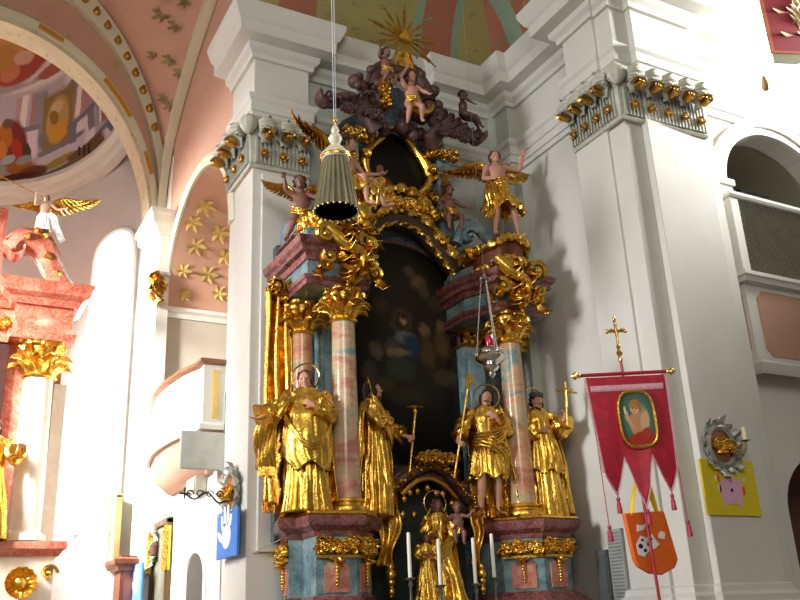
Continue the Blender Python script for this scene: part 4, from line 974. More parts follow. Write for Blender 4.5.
robe(r_, 'cape', GOLD, [(.04, .33, .24, .04, .06, 1.5), (.6, .32, .23, .03, .06, 1.2), (1.1, .27, .19, 0, .05, .8), (1.38, .2, .12, 0, .02, .4), (1.46, .1, .09, 0, .02, .1)], 12, .15, 2.2, -.12 * PI, 1.05 * PI)
sm = MB(); sleeve(sm, J['shR'], J['elR'], J['wrR'], (.085, .1, .12), 2, .85); sleeve(sm, J['shL'], J['elL'], J['wrL'], (.085, .11, .14), 4, .8); sm.build('sleeve', GOLD, r_, world=False)
w = J['wrL'] + V((.01, -.05, .06)); d1 = V((.05, -.05, 1)).normalized()
cx_ = MB().tube([w - d1 * .2, w + d1 * .42], .016, 8).tube([w + d1 * .28 + V((-.15, 0, .02)), w + d1 * .28 + V((.17, 0, -.01))], .015, 8).build('crucifix', GOLD, r_, world=False)
cf = MB(); cp_ = w + d1 * .28 + V((0, -.025, 0)); cf.tube([cp_ + V((0, 0, .03)), cp_ - d1 * .05, cp_ - d1 * .1, cp_ - d1 * .2], [.012, .017, .014, .007], 7)
for s2 in (-1, 1): cf.tube([cp_ + V((0, 0, .01)), cp_ + V((s2 * .1, 0, .03))], [.009, .006], 6)
cf.ball(cp_ + V((0, -.005, .045)), .016, 8).build('crucified_figure', GOLD, cx_, world=False)
hairdo(r_, hc, M, hs, HAIR, True, .05, 5, 26); halo(r_, hc, M, .17)
q = lambda x, y, z: V(hc) + M @ V((x, y, z))
MB().add([q(x * .088 * k, .02 + y * .1 * k, z) for z, k in ((.045, 1), (.11, 1.08), (.125, .5)) for x, y in [(cos(t), sin(t)) for t in [2 * PI * i / 16 for i in range(16)]]],
         [(j * 16 + i, j * 16 + (i + 1) % 16, (j + 1) * 16 + (i + 1) % 16, (j + 1) * 16 + i) for j in range(2) for i in range(16)] + [tuple(range(32, 48))]).build('cap', plain('slate_grey_cap', '56575a', .5), r_, solid=.006, world=False)
# --- Madonna in the shrine, the child on her arm and a smaller attendant
r_, J, hc, M, hs = figure('madonna_statue', 'gilded madonna statue with long veil standing in the shrine niche', (5.42, 9.12, 1.86), 1.18, -.25,
    dict(elL=(.26, -.08, 1.12), wrL=(.2, -.25, 1.16), elR=(-.25, -.06, 1.1), wrR=(-.1, -.24, 1.02)), head=(.1, .1, .2), palmR=(0, 0, 1), dR=(-.4, -.8, 0), palmL=(0, 0, 1), dL=(.1, -1, .1), flesh=FLESH2, vox=.013)
robe(r_, 'gown', GOLD, [(0, .4, .3, .02, .0, 1.5), (.3, .33, .26, .02, 0, 1.2), (.85, .2, .16, 0, 0, .8), (1.08, .14, .12, 0, 0, .5), (1.28, .17, .13, 0, 0, .4), (1.4, .16, .1, 0, .01, .3), (1.47, .08, .08, 0, .01, .1)], 13, .16, 4.4)
robe(r_, 'veil', GOLD, [(.05, .36, .25, 0, .06, 1.5), (.6, .33, .22, 0, .06, 1.2), (1.15, .27, .18, 0, .05, .8), (1.38, .2, .13, 0, .03, .5), (1.55, .1, .1, .0, .02, .2), (1.68, .05, .06, 0, 0, .1)], 12, .14, 7.7, -.1 * PI, 1.1 * PI)
sm = MB(); sleeve(sm, J['shR'], J['elR'], J['wrR'], (.08, .09, .1), 2, .8); sleeve(sm, J['shL'], J['elL'], J['wrL'], (.08, .09, .1), 4, .8); sm.build('sleeve', GOLD, r_, world=False)
d = MB(); drape(d, [(.24, -.1, 1.1), (.1, -.22, .9), (-.1, -.24, .75), (-.24, -.12, .5)], .03, 5, 1, (0, 0, .05)); d.build('mantle', GOLD, r_, world=False)
hairdo(r_, hc, M, hs, HAIR2, False, .12, 7); halo(r_, hc, M, .21, .08, .05)
r_, J, hc, M, hs = figure('child_statue', 'small bare infant figure carried on the madonna statue\'s arm', (5.6, 8.96, 2.42), .62, -.5,
    dict(pel=(0, 0, .62), che=(0, -.03, .95), shL=(.16, -.03, 1.1), shR=(-.16, -.03, 1.1), elL=(.35, -.1, 1.05), wrL=(.48, -.2, 1.18), elR=(-.3, -.12, .95), wrR=(-.38, -.28, 1.05), hiL=(.1, 0, .6), hiR=(-.1, 0, .6), knL=(.16, -.35, .55), knR=(-.14, -.38, .6), anL=(.14, -.42, .22), anR=(-.1, -.45, .26), toL=(.16, -.56, .18), toR=(-.1, -.6, .22)),
    fat=1.35, hs=1.6, hc=(0, -.06, 1.38), head=(0, .1, .2), flesh=FLESH2, vox=.02, eyes=False)
hairdo(r_, hc, M, hs, HAIR2, False, .03, 9, 24)
r_, J, hc, M, hs = figure('attendant_statue', 'small gilded girl statue standing at the madonna statue\'s side in the niche', (5.13, 8.92, 1.86), .76, -.2,
    dict(elL=(.25, -.08, 1.1), wrL=(.1, -.24, 1.15), elR=(-.25, -.08, 1.1), wrR=(-.06, -.25, 1.15)), head=(.1, -.1, .3), hs=1.15, flesh=FLESH2, vox=.015, eyes=False)
robe(r_, 'gown', GOLD, [(0, .3, .26, 0, 0, 1.4), (.5, .24, .2, 0, 0, 1.0), (1.02, .15, .13, 0, 0, .5), (1.28, .18, .13, 0, 0, .4), (1.46, .08, .08, 0, .01, .1)], 12, .16, 6.1)
sm = MB(); sleeve(sm, J['shR'], J['elR'], J['wrR'], (.08, .09, .1), 2, .8); sleeve(sm, J['shL'], J['elL'], J['wrL'], (.08, .09, .1), 4, .8); sm.build('sleeve', GOLD, r_, world=False)
hairdo(r_, hc, M, hs, HAIR, False, .2, 11, 50)
# --- angels on the consoles
r_, J, hc, M, hs = figure('angel_statue', 'winged angel statue in a gold loincloth with one arm raised, on the right console', (6.62, 8.98, 6.55), 1.42, -.15,
    dict(che=(0, -.02, 1.22), shL=(.17, 0, 1.34), shR=(-.18, 0, 1.31), elL=(.42, -.03, 1.32), wrL=(.5, -.06, 1.58), elR=(-.28, -.05, 1.06), wrR=(-.2, -.24, .98), knR=(-.12, -.14, .5), anR=(-.12, .0, .12), toR=(-.16, -.14, .05), knL=(.2, -.12, .5), anL=(.3, -.02, .1), toL=(.36, -.16, .05)), hc=(-.02, -.03, 1.52), head=(0, -.1, -.15), dL=(.05, -.1, 1), palmL=(-.5, -1, 0), curlL=.3, flesh=FLESH)
robe(r_, 'loincloth', GOLD, [(.52, .31, .25, .07, -.03, 1.8), (.66, .27, .21, .04, -.02, 1.3), (.85, .2, .16, 0, 0, .9), (1.0, .155, .125, 0, 0, .5)], 13, .18, 3.9, hem=.6)
d = MB(); drape(d, [(-.18, .02, 1.0), (-.05, -.15, .98), (.12, -.13, 1.0), (.18, .03, 1.04)], .03, 4, 1); drape(d, [(-.16, -.1, .98), (-.24, -.16, .75), (-.2, -.14, .5), (-.26, -.1, .3)], .04, 4, 2, (.05, 0, 0)); d.build('sash', GOLD, r_, world=False)
wing(r_, (-.1, .1, 1.3), (-1, .1, -.25), (0, 0, 1), .6); wing(r_, (.1, .12, 1.32), (.75, .5, .2), (0, 0, 1), .6, GOLD2)
hairdo(r_, hc, M, hs, HAIR2, False, .05, 12, 36)
r_, J, hc, M, hs = figure('angel_statue', 'seated angel statue with gold wings and bare legs hanging down, on the left console', (4.28, 9.0, 6.28), 1.45, .55,
    dict(pel=(0, 0, .74), che=(0, -.03, 1.06), shL=(.17, -.02, 1.2), shR=(-.17, -.02, 1.2), elL=(.32, -.12, 1.0), wrL=(.46, -.3, 1.02), elR=(-.3, -.02, .95), wrR=(-.32, -.2, .8), hiL=(.1, 0, .72), hiR=(-.1, 0, .72), knL=(.16, -.4, .74), knR=(-.14, -.4, .7), anL=(.24, -.5, .36), anR=(-.1, -.42, .3), toL=(.28, -.66, .34), toR=(-.12, -.56, .24)), hc=(.03, -.06, 1.42), head=(.1, .1, .3), curlL=.4, palmL=(0, 0, 1), flesh=FLESH)
robe(r_, 'loincloth', GOLD, [(.5, .3, .3, .02, -.16, 1.4), (.65, .28, .28, .02, -.14, 1.1), (.8, .22, .2, 0, -.06, .8), (.9, .15, .125, 0, 0, .4)], 13, .18, 5.2, hem=.6)
d = MB(); drape(d, [(.2, -.2, .82), (.26, -.42, .8), (.22, -.45, .55), (.28, -.4, .4)], .05, 4, 1, (.05, 0, .02)); d.build('sash', GOLD, r_, world=False)
wing(r_, (-.1, .12, 1.22), (-1, .15, .15), (-.1, 0, .9), .66); wing(r_, (.1, .14, 1.18), (.8, .5, .25), (0, 0, 1), .6, GOLD2)
hairdo(r_, hc, M, hs, HAIR, False, .05, 13, 36)
# --- putti: one plump child in several places, each with its own pose
def putto(label, loc, H, rotz, J, flesh=FLESH2, head=(0, 0, 0), hc=(0, -.04, 1.46), sash=None, wings=False, seed=1, hair=HAIR):
    r_, J, hc, M, hs = figure('putto_statue', label, loc, H, rotz, J, 1.35, 1.5, head, hc, flesh, 'statue', None, .019, False)
    if sash:
        d = MB(); drape(d, sash, .045, 3, seed, (0, 0, .06)); d.build('sash', GOLD, r_, world=False)
    if wings: wing(r_, (-.1, .12, 1.2), (-.9, .3, .4), (0, 0, 1), .5, GOLD2); wing(r_, (.1, .12, 1.2), (.9, .3, .4), (0, 0, 1), .5, GOLD2)
    hairdo(r_, hc, M, hs, hair, False, .03, seed, 26)
    return r_
PJ = dict(pel=(0, 0, .62), che=(0, -.02, .98), shL=(.17, 0, 1.13), shR=(-.17, 0, 1.13), hiL=(.1, 0, .6), hiR=(-.1, 0, .6))
putto('winged putto statue with a gold sash at the left edge of the altar top', (3.78, 9.3, 6.15), .98, -.3, dict(PJ, elR=(-.32, -.06, 1.2), wrR=(-.36, -.2, 1.4), elL=(.32, -.08, 1.05), wrL=(.46, -.18, 1.1), knL=(.16, -.3, .45), anL=(.2, -.12, .14), toL=(.24, -.22, .06), knR=(-.18, -.2, .36), anR=(-.32, -.05, .04), toR=(-.36, -.16, -.02)), FLESH2, (0, -.1, -.2), (-.02, -.04, 1.43), [(-.22, -.05, .75), (-.05, -.2, .65), (.14, -.18, .62), (.26, .02, .72)], True, 21)
putto('dark putto statue sitting beside the small upper painting, on its right', (6.0, 9.3, 6.62), .84, -.1, dict(PJ, elR=(-.34, -.06, 1.0), wrR=(-.4, -.2, .84), elL=(.34, -.08, .95), wrL=(.46, -.22, .86), knL=(.2, -.32, .52), anL=(.2, -.3, .14), toL=(.22, -.42, .08), knR=(-.2, -.32, .5), anR=(-.18, -.3, .12), toR=(-.2, -.42, .06)), FLESH2, (0, .1, .1), (0, -.06, 1.42), [(-.22, -.05, .75), (-.05, -.22, .68), (.14, -.2, .68), (.3, .02, .7)], False, 22)
putto('reddish putto statue with an arm over its head, under the crest arch', (5.38, 9.12, 8.14), .9, -.2, dict(PJ, elR=(-.3, -.06, 1.36), wrR=(-.14, -.12, 1.62), elL=(.3, -.1, .98), wrL=(.4, -.22, .86), knL=(.18, -.28, .4), anL=(.22, -.1, .1), toL=(.26, -.2, .02), knR=(-.14, -.22, .36), anR=(-.16, -.04, .02), toR=(-.2, -.14, -.04)), FLESH, (0, 0, -.3), (.02, -.06, 1.42), [(-.2, -.1, .7), (.0, -.22, .66), (.24, -.1, .6)], False, 23)
putto('putto statue leaning out from the left end of the crest arch', (4.98, 9.1, 8.56), .74, .3, dict(PJ, elR=(-.34, -.06, 1.1), wrR=(-.42, -.2, 1.3), elL=(.3, -.2, .98), wrL=(.2, -.36, 1.0), knL=(.18, -.28, .5), anL=(.22, -.1, .2), toL=(.26, -.2, .12), knR=(-.18, -.26, .5), anR=(-.22, -.05, .2), toR=(-.26, -.16, .12)), FLESH2, (0, 0, .2), (0, -.06, 1.42), [(-.24, -.1, .72), (.0, -.24, .66), (.24, -.1, .72)], False, 24)
putto('brown putto statue reclining along the right pediment scroll', (6.28, 9.2, 8.3), .74, .9, dict(PJ, elR=(-.34, -.16, 1.0), wrR=(-.2, -.36, .9), elL=(.36, -.06, 1.0), wrL=(.5, -.1, .8), knL=(.3, -.36, .5), anL=(.5, -.46, .3), toL=(.6, -.52, .2), knR=(-.0, -.42, .5), anR=(.2, -.56, .25), toR=(.26, -.66, .18)), BROWN, (0, .2, 0), (.04, -.06, 1.42), None, False, 25)
# ---------------------------------------------------------------- pier capitals
STUC = plain('grey_green_stucco', 'a6a99e', .6, 0, .2, 9)
STUCW = plain('pale_stucco', 'b9b6a8', .6, 0, .15, 9)
def pier_capital(label, segs, units, seed, loc):
    root = thing('pier_capital', label, 'capital', loc)
    blk = MB(); zb, zt = 7.45, 8.2
    path = [segs[0][0]] + [s_[1] for s_ in segs]
    blk.sweep(path, [(0, 0), (.05, 0), (.07, .03), (.05, .06), (.04, .07), (.06, .45), (.1, .68), (.12, .7), (.12, .75), (0, .75)], z=zb)
    o = blk.build('bell', STUCW, root, smooth=30)
    R = random.Random(seed)
    for (a, c), n_ in zip(segs, units):
        a, c = V((a[0], a[1], 0)), V((c[0], c[1], 0)); e = (c - a).normalized(); L = (c - a).length; nn = e.cross(EZ)
        fl = MB()
        m = int(L / .055)
        for i in range(m): fl.box(-.012, .012, -.02, .025, 0, .4, Matrix.Translation(a + e * (L * (i + .5) / m) + nn * .06 + EZ * (zb + .06)) @ Matrix((e, nn, EZ)).transposed().to_4x4())
        fl.build('flutes', STUC, o, smooth=0)
        for i in range(n_):
            p = a + e * (L * (i + .5) / n_); w = L / n_
            lf = MB()
            lf.leaf(p + nn * .1 + EZ * (zb + .5), EZ, nn, .3, w * .6, .4, 8); lf.leaf(p + nn * .14 + EZ * (zb + .36), EZ + e * .3, nn, .3, w * .55, .6, 6); lf.leaf(p + nn * .14 + EZ * (zb + .36), EZ - e * .3, nn, .3, w * .55, .6, 6)
            MB().tube([p + nn * .16 - e * w * .42 + EZ * (zb + .57), p + nn * .18 - e * w * .2 + EZ * (zb + .58), p + nn * .18 + e * w * .2 + EZ * (zb + .58), p + nn * .16 + e * w * .42 + EZ * (zb + .57)], [.07, .11, .11, .07], 24, True, 1, lambda a, j: 1 + .08 * cos(12 * a)).build('fluted_bolster', STUCW, root)
            lo = lf.build('acanthus_leaf', STUC, root, solid=.012)
            g = MB(); g.volute(p + nn * .2 + nn * .05 + EZ * (zb + .42), e * (1 if i % 2 else -1), EZ, w * .36, 1.6, .12, .3, .3)
            g.build('gilded_volute', GOLD2, root, solid=.01)
            f = MB().ball(p + nn * .1 + EZ * (zb + .2), .03, 8)
            for k in range(5): f.leaf(p + nn * .09 + EZ * (zb + .2), e * cos(k * 1.257) + EZ * sin(k * 1.257), nn, .09, .07, .4, 4)
            f.build('gilded_flower', GOLD2, root, solid=.008)
    for p in path[1:-1]:
        MB().lathe([(.02, 0), (.06, .03), (.11, .1), (.12, .2), (.07, .27), (.02, .28)], (p[0] - .1, p[1] - .1, 7.9), 20, None, 1, 1, lambda a, j: 1 + .09 * cos(9 * a)).build('corner_bolster', STUCW, root)
    return root
pier_capital('stucco and gold capital on the left pier, partly behind the altar top', [((XL, 10.95), (XL, 10.0)), ((XL, 10.0), (4.18, 10.0))], [3, 3], 1, (3.7, 10.2, 7.45))
pier_capital('stucco and gold capital on the right pier, beside the arched gallery', [((7.17, 7.9), (7.17, 7.0)), ((7.17, 7.0), (8.52, 6.92))], [4, 5], 2, (7.6, 7.2, 7.45))
t = thing('gold_capital', 'small gilded capital on the white chancel pilaster left of the oratory arch', 'capital', (XL, 14.4, 6.9))
g = MB()
for q in range(26):
    R = random.Random(q); g.leaf((XL - .1 - R.random() * .14, 14.36 - R.random() * .05 , 7.0 + R.random() * .45), (R.uniform(-1, .4), -.3, R.uniform(-.6, 1)), (-.5, -1, 0), .2, .12, .5, 5)
g.volute((XL - .15, 14.28, 7.3), (-1, 0, 0), EZ, .13, 1.4, .1)
g.build('leafwork', GOLD2, t, solid=.01)
MB().box(XL - .26, XL, 14.28, 15.2, 7.5, 7.56).build('abacus', STUCW, t, smooth=0)

# ---------------------------------------------------------------- chancel furnishings
t = thing('chancel_balcony', 'white curved balcony with a brown rail on the bright chancel wall', 'balcony', (XL, 12.4, 4.2))
BP = [(XL, 13.95), (3.12, 13.9), (3.04, 13.5), (2.95, 12.9), (2.93, 12.3), (2.99, 11.6), (3.1, 11.2), (3.1, 10.97), (XL, 10.97)]
MB().prism(list(reversed(BP)), 4.15, 4.98).build('parapet', WALLW, t, smooth=25)
MB().sweep(BP, [(-.05, 0), (.03, 0), (.06, .03), (.06, .07), (-.05, .08)], z=4.97).build('rail', plain('brown_rail', '8a5d3e', .4), t, smooth=25)
MB().sweep(BP, [(0, 0), (.05, 0), (.05, .06), (.02, .1), (0, .1)], z=4.1).build('base_moulding', WALLW, t, smooth=25)
bot = [(lerp(x, XL, .75) , lerp(y, 12.4, .3)) for x, y in BP]
MB().loft([[V((x, y, 4.12)) for x, y in BP], [V((lerp(x, XL, .25), lerp(y, 12.4, .08), 3.85)) for x, y in BP], [V((x, y, 3.62)) for x, y in bot]]).build('underside', PINKP, t, smooth=50)
MB().box(3.22, 3.3, 10.955, 10.97, 4.25, 4.9).build('gold_strip', plain('ochre_paint', 'd9b860', .5), t, smooth=0)
MB().bevbox(3.2, XL, 11.6, 12.0, 3.42, 3.62, .02).build('bracket', STUCW, t)
tag(MB().bevbox(2.82, 3.42, 10.9, 10.96, 3.58, 4.06, .01).bevbox(2.9, 3.3, 10.96, 11.2, 3.64, 4.0, .01).build('grey_cabinet', plain('pale_grey_board', 'b9bab2', .5)), 'plain pale grey flat cabinet hung under the near end of the chancel balcony', 'cabinet')
t = thing('framed_epitaph', 'tall framed picture with gilded side ornaments on the chancel wall beside the doorway', 'picture', (XL, 13.8, 2.6))
MB().box(XL - .04, XL - .005, 13.35, 14.25, 1.4, 3.22).build('picture_panel', plain('grey_brown_picture', '6c6a5a', .4, 0, .25, 3), t, smooth=0)
fm = MB()
for b_ in ((13.28, 13.38, 1.35, 3.28), (14.22, 14.32, 1.35, 3.28), (13.28, 14.32, 3.2, 3.3)): fm.bevbox(XL - .08, XL - .0, *b_, .01)
fm.build('frame', plain('dark_gilt_frame', '5a4526', .35, .4), t)
for y in (13.3, 14.3):
    g = MB().tube([(XL - .07, y, 2.54), (XL - .07, y, 3.16)], .045, 8).ornament((XL - .08, y, 2.85), EZ, (0, 1, 0), .6, .13, int(y * 10), .8, .05); g.build('gilded_ornament', GOLD, t, solid=.008)
MB().lathe([(.02, 0), (.06, .02), (.07, .15), (.03, .2)], (XL - .2, 13.55, 2.75), 10).build('lantern', BROWN, t)
# arched doorway in the chancel wall: a flat plate, the opening's shade painted on
def yz_plate(mb, poly, x, t_): return mb.add([(x, y, z) for y, z in poly] + [(x - t_, y, z) for y, z in poly], [tuple(range(len(poly))), tuple(range(2 * len(poly) - 1, len(poly) - 1, -1))] + [(i, i + len(poly), (i + 1) % len(poly) + len(poly), (i + 1) % len(poly)) for i in range(len(poly))])
dp = [(11.55, 0), (12.45, 0)] + [(12.0 + .45 * cos(PI * i / 16), 2.35 + .33 * sin(PI * i / 16)) for i in range(17)]
dr = struct(yz_plate(MB(), dp, XL - .001, .006).build('door_1', plain('doorway_shade_grey', '4f4a44', .8), smooth=0))
MB().tube([(XL - .01, y, z) for y, z in [dp[1]] + dp[2:] + [dp[0]]], .03, 6).build('jamb', WALLW, dr)
# ornate plaques with candle brackets and children's handprint boards
BLUE = plain('bright_blue_paint', '3f7fd6', .6, 0, .06)
WHITEP = plain('white_paint', 'f2f2f4', .6, 0, .03)
def station(label, o, e, gilt_w=.3, H=.46):
    o, e = V(o), V(e).normalized(); n = e.cross(EZ)
    t = thing('wall_plaque', label, 'plaque', tuple(o), 'ornate wall plaques with candle brackets')
    fr = MB()
    for i in range(15):
        a = 2 * PI * i / 15; d = e * cos(a) + EZ * sin(a) * 1.1
        fr.leaf(o + d * gilt_w * .7 + n * .02, d + (e * -sin(a) + EZ * cos(a)) * .3, n, .13 + .06 * (i % 2), .1, .3, 6)
    fr.tube([o + (e * cos(a) + EZ * sin(a) * 1.1) * gilt_w * .75 + n * .02 for a in [2 * PI * i / 28 for i in range(29)]], .035, 6)
    fr.build('leaf_frame', plain('tarnished_silver', '9a9b92', .4, .4, .3, 12), t, solid=.01)
    MB().ball(o + n * .01, (gilt_w * .7, .035, gilt_w * .75), 20, Matrix((e, n, EZ)).transposed()).build('relief_ground', plain('russet_relief', '94673a', .4, .3, .35, 14), t)
    MB().ornament(o + n * .04, e, EZ, gilt_w * 1.0, gilt_w * .7, 77, 1.2, .05).build('gilded_relief', GOLD, t, solid=.008)
    return t, n
def hand_print(o, e, n, s=1.0, wx=1.0):
    """flat outline of an open hand on a board, as joined plates"""
    mb = MB(); o = V(o)
    pl = lambda cx, cy, rx, ry, rot: mb.plate([(cx + rx * cos(t) * cos(rot) - ry * sin(t) * sin(rot), cy + rx * cos(t) * sin(rot) + ry * sin(t) * cos(rot)) for t in [2 * PI * i / 18 for i in range(18)]], o, e, EZ, .004)
    s_ = s
    pl(0, 0, .11 * s, .1 * s, 0)
    for cx, cy, L, rot in ((-.11, .1, .07, .35), (-.045, .15, .085, .1), (.03, .155, .085, -.08), (.1, .12, .07, -.3), (-.16, .0, .075, 1.0)): pl(cx * s, cy * s, .027 * s, L * s, rot)
    return mb
def board(name, label, o, e, w, h, mat, cat='poster'):
    o, e = V(o), V(e).normalized(); n = e.cross(EZ)
    t = thing(name, label, cat, tuple(o))
    M = Matrix.Translation(o) @ Matrix((e, n, EZ)).transposed().to_4x4()
    MB().bevbox(-w / 2, w / 2, -.015, .015, -h / 2, h / 2, .004, M).build('panel', mat, t)
    return t, o + n * .016, e, n
t, n = station('ornate wall plaque with an iron candle arm above the large blue board', (XL - .03, 10.42, 3.22), (0, -1, 0))
arm = MB().tube(spline([(XL - .05, 10.4, 3.2), (XL - .2, 10.4, 3.1), (XL - .35, 10.4, 3.22), (XL - .5, 10.4, 3.14), (XL - .62, 10.4, 3.2)], 24), .012, 6)
for q in range(4): arm.tube([V((XL - .2 - .12 * q, 10.4, 3.2)) + V((cos(a), 0, sin(a))) * .05 * (1 - a / 9) for a in [i * .5 for i in range(13)]], .009, 5)
arm.tube([(XL - .68, 10.4, 3.2), (XL - .56, 10.4, 3.2)], .012, 5).tube([(XL - .62, 10.4, 3.14), (XL - .62, 10.4, 3.27)], .012, 5)
arm.build('candle_arm', plain('dark_wrought_iron', '4a4238', .5, .6), t)
t, o, e, n = board('handprint_poster', 'large bright blue board with a white handprint, on the left pier', (XL - .1, 10.36, 2.74), (0, -1, 0), .78, .54, BLUE)
hand_print(o + V((0, 0, -.02)), e, n, 1.5).build('handprint', WHITEP, t, smooth=0)
MB().tube([o + V((.05, 0, .27)), V((XL - .04, 10.48, 3.1))], .006, 5).tube([o + V((.1, 0, -.2)), V((XL, 10.5, 2.55))], .008, 5).build('hanger', BROWN, t)
t, n = station('distant ornate wall plaque beside the framed epitaph on the chancel wall', (3.34, 14.18, 2.95), (0, -1, 0), .24)
t, o, e, n = board('handprint_poster', 'small distant blue board with a white handprint, beside the wooden confessional', (3.13, 14.3, 2.42), (0, -1, 0), .62, .56, BLUE)
hand_print(o + V((0, 0, -.04)), e, n, 1.2).build('handprint', WHITEP, t, smooth=0)
CW = plain('reddish_brown_wood', '64331d', .4, 0, .25, 5)
t = thing('confessional', 'reddish-brown wooden confessional with a moulded cornice by the bright chancel wall', 'confessional', (3.0, 14.95, 0))
MB().bevbox(2.93, 3.16, 14.6, 15.12, 0, 2.72, .02).build('body', CW, t)
MB().sweep([(3.17, 15.14), (2.92, 15.14), (2.92, 14.58), (3.17, 14.58)], [(0, 0), (.04, 0), (.06, .06), (.12, .1), (.12, .17), (0, .2)], z=2.62).prism([(2.92, 14.58), (3.17, 14.58), (3.17, 15.14), (2.92, 15.14)], 2.62, 2.85).build('cornice', CW, t, smooth=30)
MB().bevbox(2.97, 3.12, 14.575, 14.6, .3, 2.5, .008).build('door_panel', plain('dark_brown_wood', '6a3b28', .4, 0, .25, 5), t)
t = thing('narrow_picture', 'narrow upright framed picture on the glaring apse wall', 'picture', (3.0, 15.7, 3.4))
MB().bevbox(2.97, 3.03, 15.5, 15.9, 2.75, 3.85, .01).build('panel', plain('pale_picture', 'cfc3a0', .5, 0, .2, 3), t)
MB().bevbox(2.95, 3.05, 15.42, 15.5, 2.7, 3.9, .01).bevbox(2.95, 3.05, 15.9, 15.98, 2.7, 3.9, .01).bevbox(2.95, 3.05, 15.42, 15.98, 3.85, 3.93, .01).build('frame', plain('ochre_frame', 'b09a5c', .4), t)
# wire across the left pier's foot
tag(MB().tube([(XL - .1, 10.3, 2.42), (XL + .1, 9.97, 2.5), (3.62, 9.5, 2.6)], .006, 5).build('wire', plain('grey_wire', '9a958a', .5)), 'thin grey wire stretched from the left pier to the altar pedestal', 'wire')

# ---------------------------------------------------------------- high altar at the left edge
RED2 = marble('orange_red_marble_paint', [(.3, '8a3626'), (.5, 'a8503a'), (.7, 'c4806a')], 2.0)
PALEM = marble('pale_marble_paint', [(.3, 'd8c6b6'), (.6, 'e6ddd0')], 2)
ha = thing('high_altar', 'red and white marbled high altar with gilded capitals, cut off at the left edge', 'altar', (.6, 14.2, 0))
HY = 14.13
MB().box(-2.0, 1.75, HY + .15, HY + .6, 0, 7.0).build('back_wall', RED2, ha, smooth=0)
HP = [(.3, HY + .6), (.3, HY + .1), (1.0, HY + .1), (1.0, HY - .2), (1.85, HY - .2), (1.85, HY + .6)]
p = MB().prism(HP, 0, 3.0).build('pedestal', PALEM, ha, smooth=0)
MB().sweep(HP, [(0, 0), (.05, 0), (.1, .08), (.14, .1), (.14, .2), (0, .22)], z=2.78).build('pedestal_cornice', RED2, p, smooth=30)
g = MB()
for k in range(14):
    a = 2 * PI * k / 14; g.leaf((1.42, HY - .24, 2.42), (cos(a), 0, sin(a)), (0, -1, 0), .3, .12, .35, 6)
g.ball((1.42, HY - .28, 2.42), (.09, .06, .09), 12); g.build('gilded_flower', GOLD, p, solid=.012)
MB().volute((1.78, HY - .26, 2.55), (1, 0, 0), EZ, .14, 1.5, .1).build('gilded_volute', GOLD, p, solid=.01)
for x, y, r in ((1.42, HY + .02, .24),):
    c_ = MB().lathe([(r * 1.3, 0), (r * 1.3, .08), (r * 1.05, .12), (r, .16), (r * .88, 2.45)], (x, y, 3.0), 28).build('column', PALEM, ha, smooth=50)
    cm = capital_mesh(r * .88, .55); cm.v = [v + V((x, y, 5.42)) for v in cm.v]; cm.build('capital', GOLD, c_, smooth=50, solid=.014)
MB().box(1.66, 1.84, HY + .1, HY + .3, 3.0, 5.4).build('pilaster', PALEM, ha, smooth=0)
MB().box(.45, .95, HY + .05, HY + .15, 3.0, 5.95).build('dark_panel', plain('dark_red_panel', '2c0d08', .4, 0, .3, 4), ha, smooth=0)
EP = [(-1.0, HY + .6), (-1.0, HY + .05), (.95, HY + .05), (.95, HY - .28), (1.8, HY - .28), (1.8, HY + .6)]
en = MB().prism(EP, 5.97, 6.9).build('entablature', RED2, ha, smooth=0)
MB().sweep(EP, [(0, 0), (.04, 0), (.06, .12), (0, .13)], z=5.97).build('architrave', RED2, en, smooth=30)
MB().sweep(EP, [(0, 0), (.06, 0), (.1, .1), (.2, .16), (.22, .26), (.27, .34), (0, .38)], z=6.52).build('cornice', RED2, en, smooth=30)
pts = spline([(.75, HY - .1, 7.4), (.95, HY - .1, 7.62), (1.25, HY - .1, 7.56), (1.45, HY - .1, 7.2), (1.7, HY - .1, 6.9), (2.0, HY - .1, 6.85)], 24)
MB().tube(pts, [.16 + .05 * sin(i * .2) for i in range(25)], 10, True, 1.6).volute((.85, HY - .14, 7.42), (-1, 0, 0), EZ, .2, 1.5, .4, .35, .6).build('scroll_pediment', RED2, ha)
g = MB()
for i, q in enumerate(pts[4::3]): g.leaf(q + V((0, -.28, 0)), (cos(i), -.2, sin(i)), (0, -1, 0), .2, .12, .5, 5)
g.build('gilded_leaves', GOLD, ha, solid=.01); g = MB()
g.ornament((.7, HY - .0, 6.25), (1, 0, 0), EZ, .4, .2, 91, 1, .06).build('gilded_ornament', GOLD, en, solid=.01)
MB().box(-1.0, .7, HY, HY + .4, 6.9, 8.2).build('upper_block', RED2, ha, smooth=0)
r_, J, hc, M, hs = figure('angel_statue', 'small winged angel statue blowing a long trumpet on top of the high altar scroll', (1.22, HY - .25, 7.58), .86, -.1,
    dict(elR=(-.3, -.1, 1.25), wrR=(-.3, -.25, 1.5), elL=(.36, -.08, 1.18), wrL=(.58, -.2, 1.2), knR=(-.12, -.12, .5), knL=(.2, -.16, .5), anL=(.34, -.05, .15), toL=(.4, -.2, .1)), head=(0, 0, -.2), flesh=PALEFLESH, vox=.015, eyes=False)
robe(r_, 'loincloth', WHITEP, [(.4, .25, .2, .03, -.02, 1.4), (.85, .2, .16, 0, 0, .8), (1.0, .155, .125, 0, 0, .5)], 12, .16, 3.1)
wing(r_, (-.1, .1, 1.3), (-.9, .2, -.1), (0, 0, 1), .55); wing(r_, (.1, .1, 1.3), (1, .1, .25), (0, 0, 1), .95)
d = MB(); drape(d, [(.1, -.12, 1.0), (.3, -.16, .8), (.42, -.1, .45), (.62, -.05, .1)], .04, 4, 2, (.04, 0, .03)); d.build('sash', WHITEP, r_, world=False)
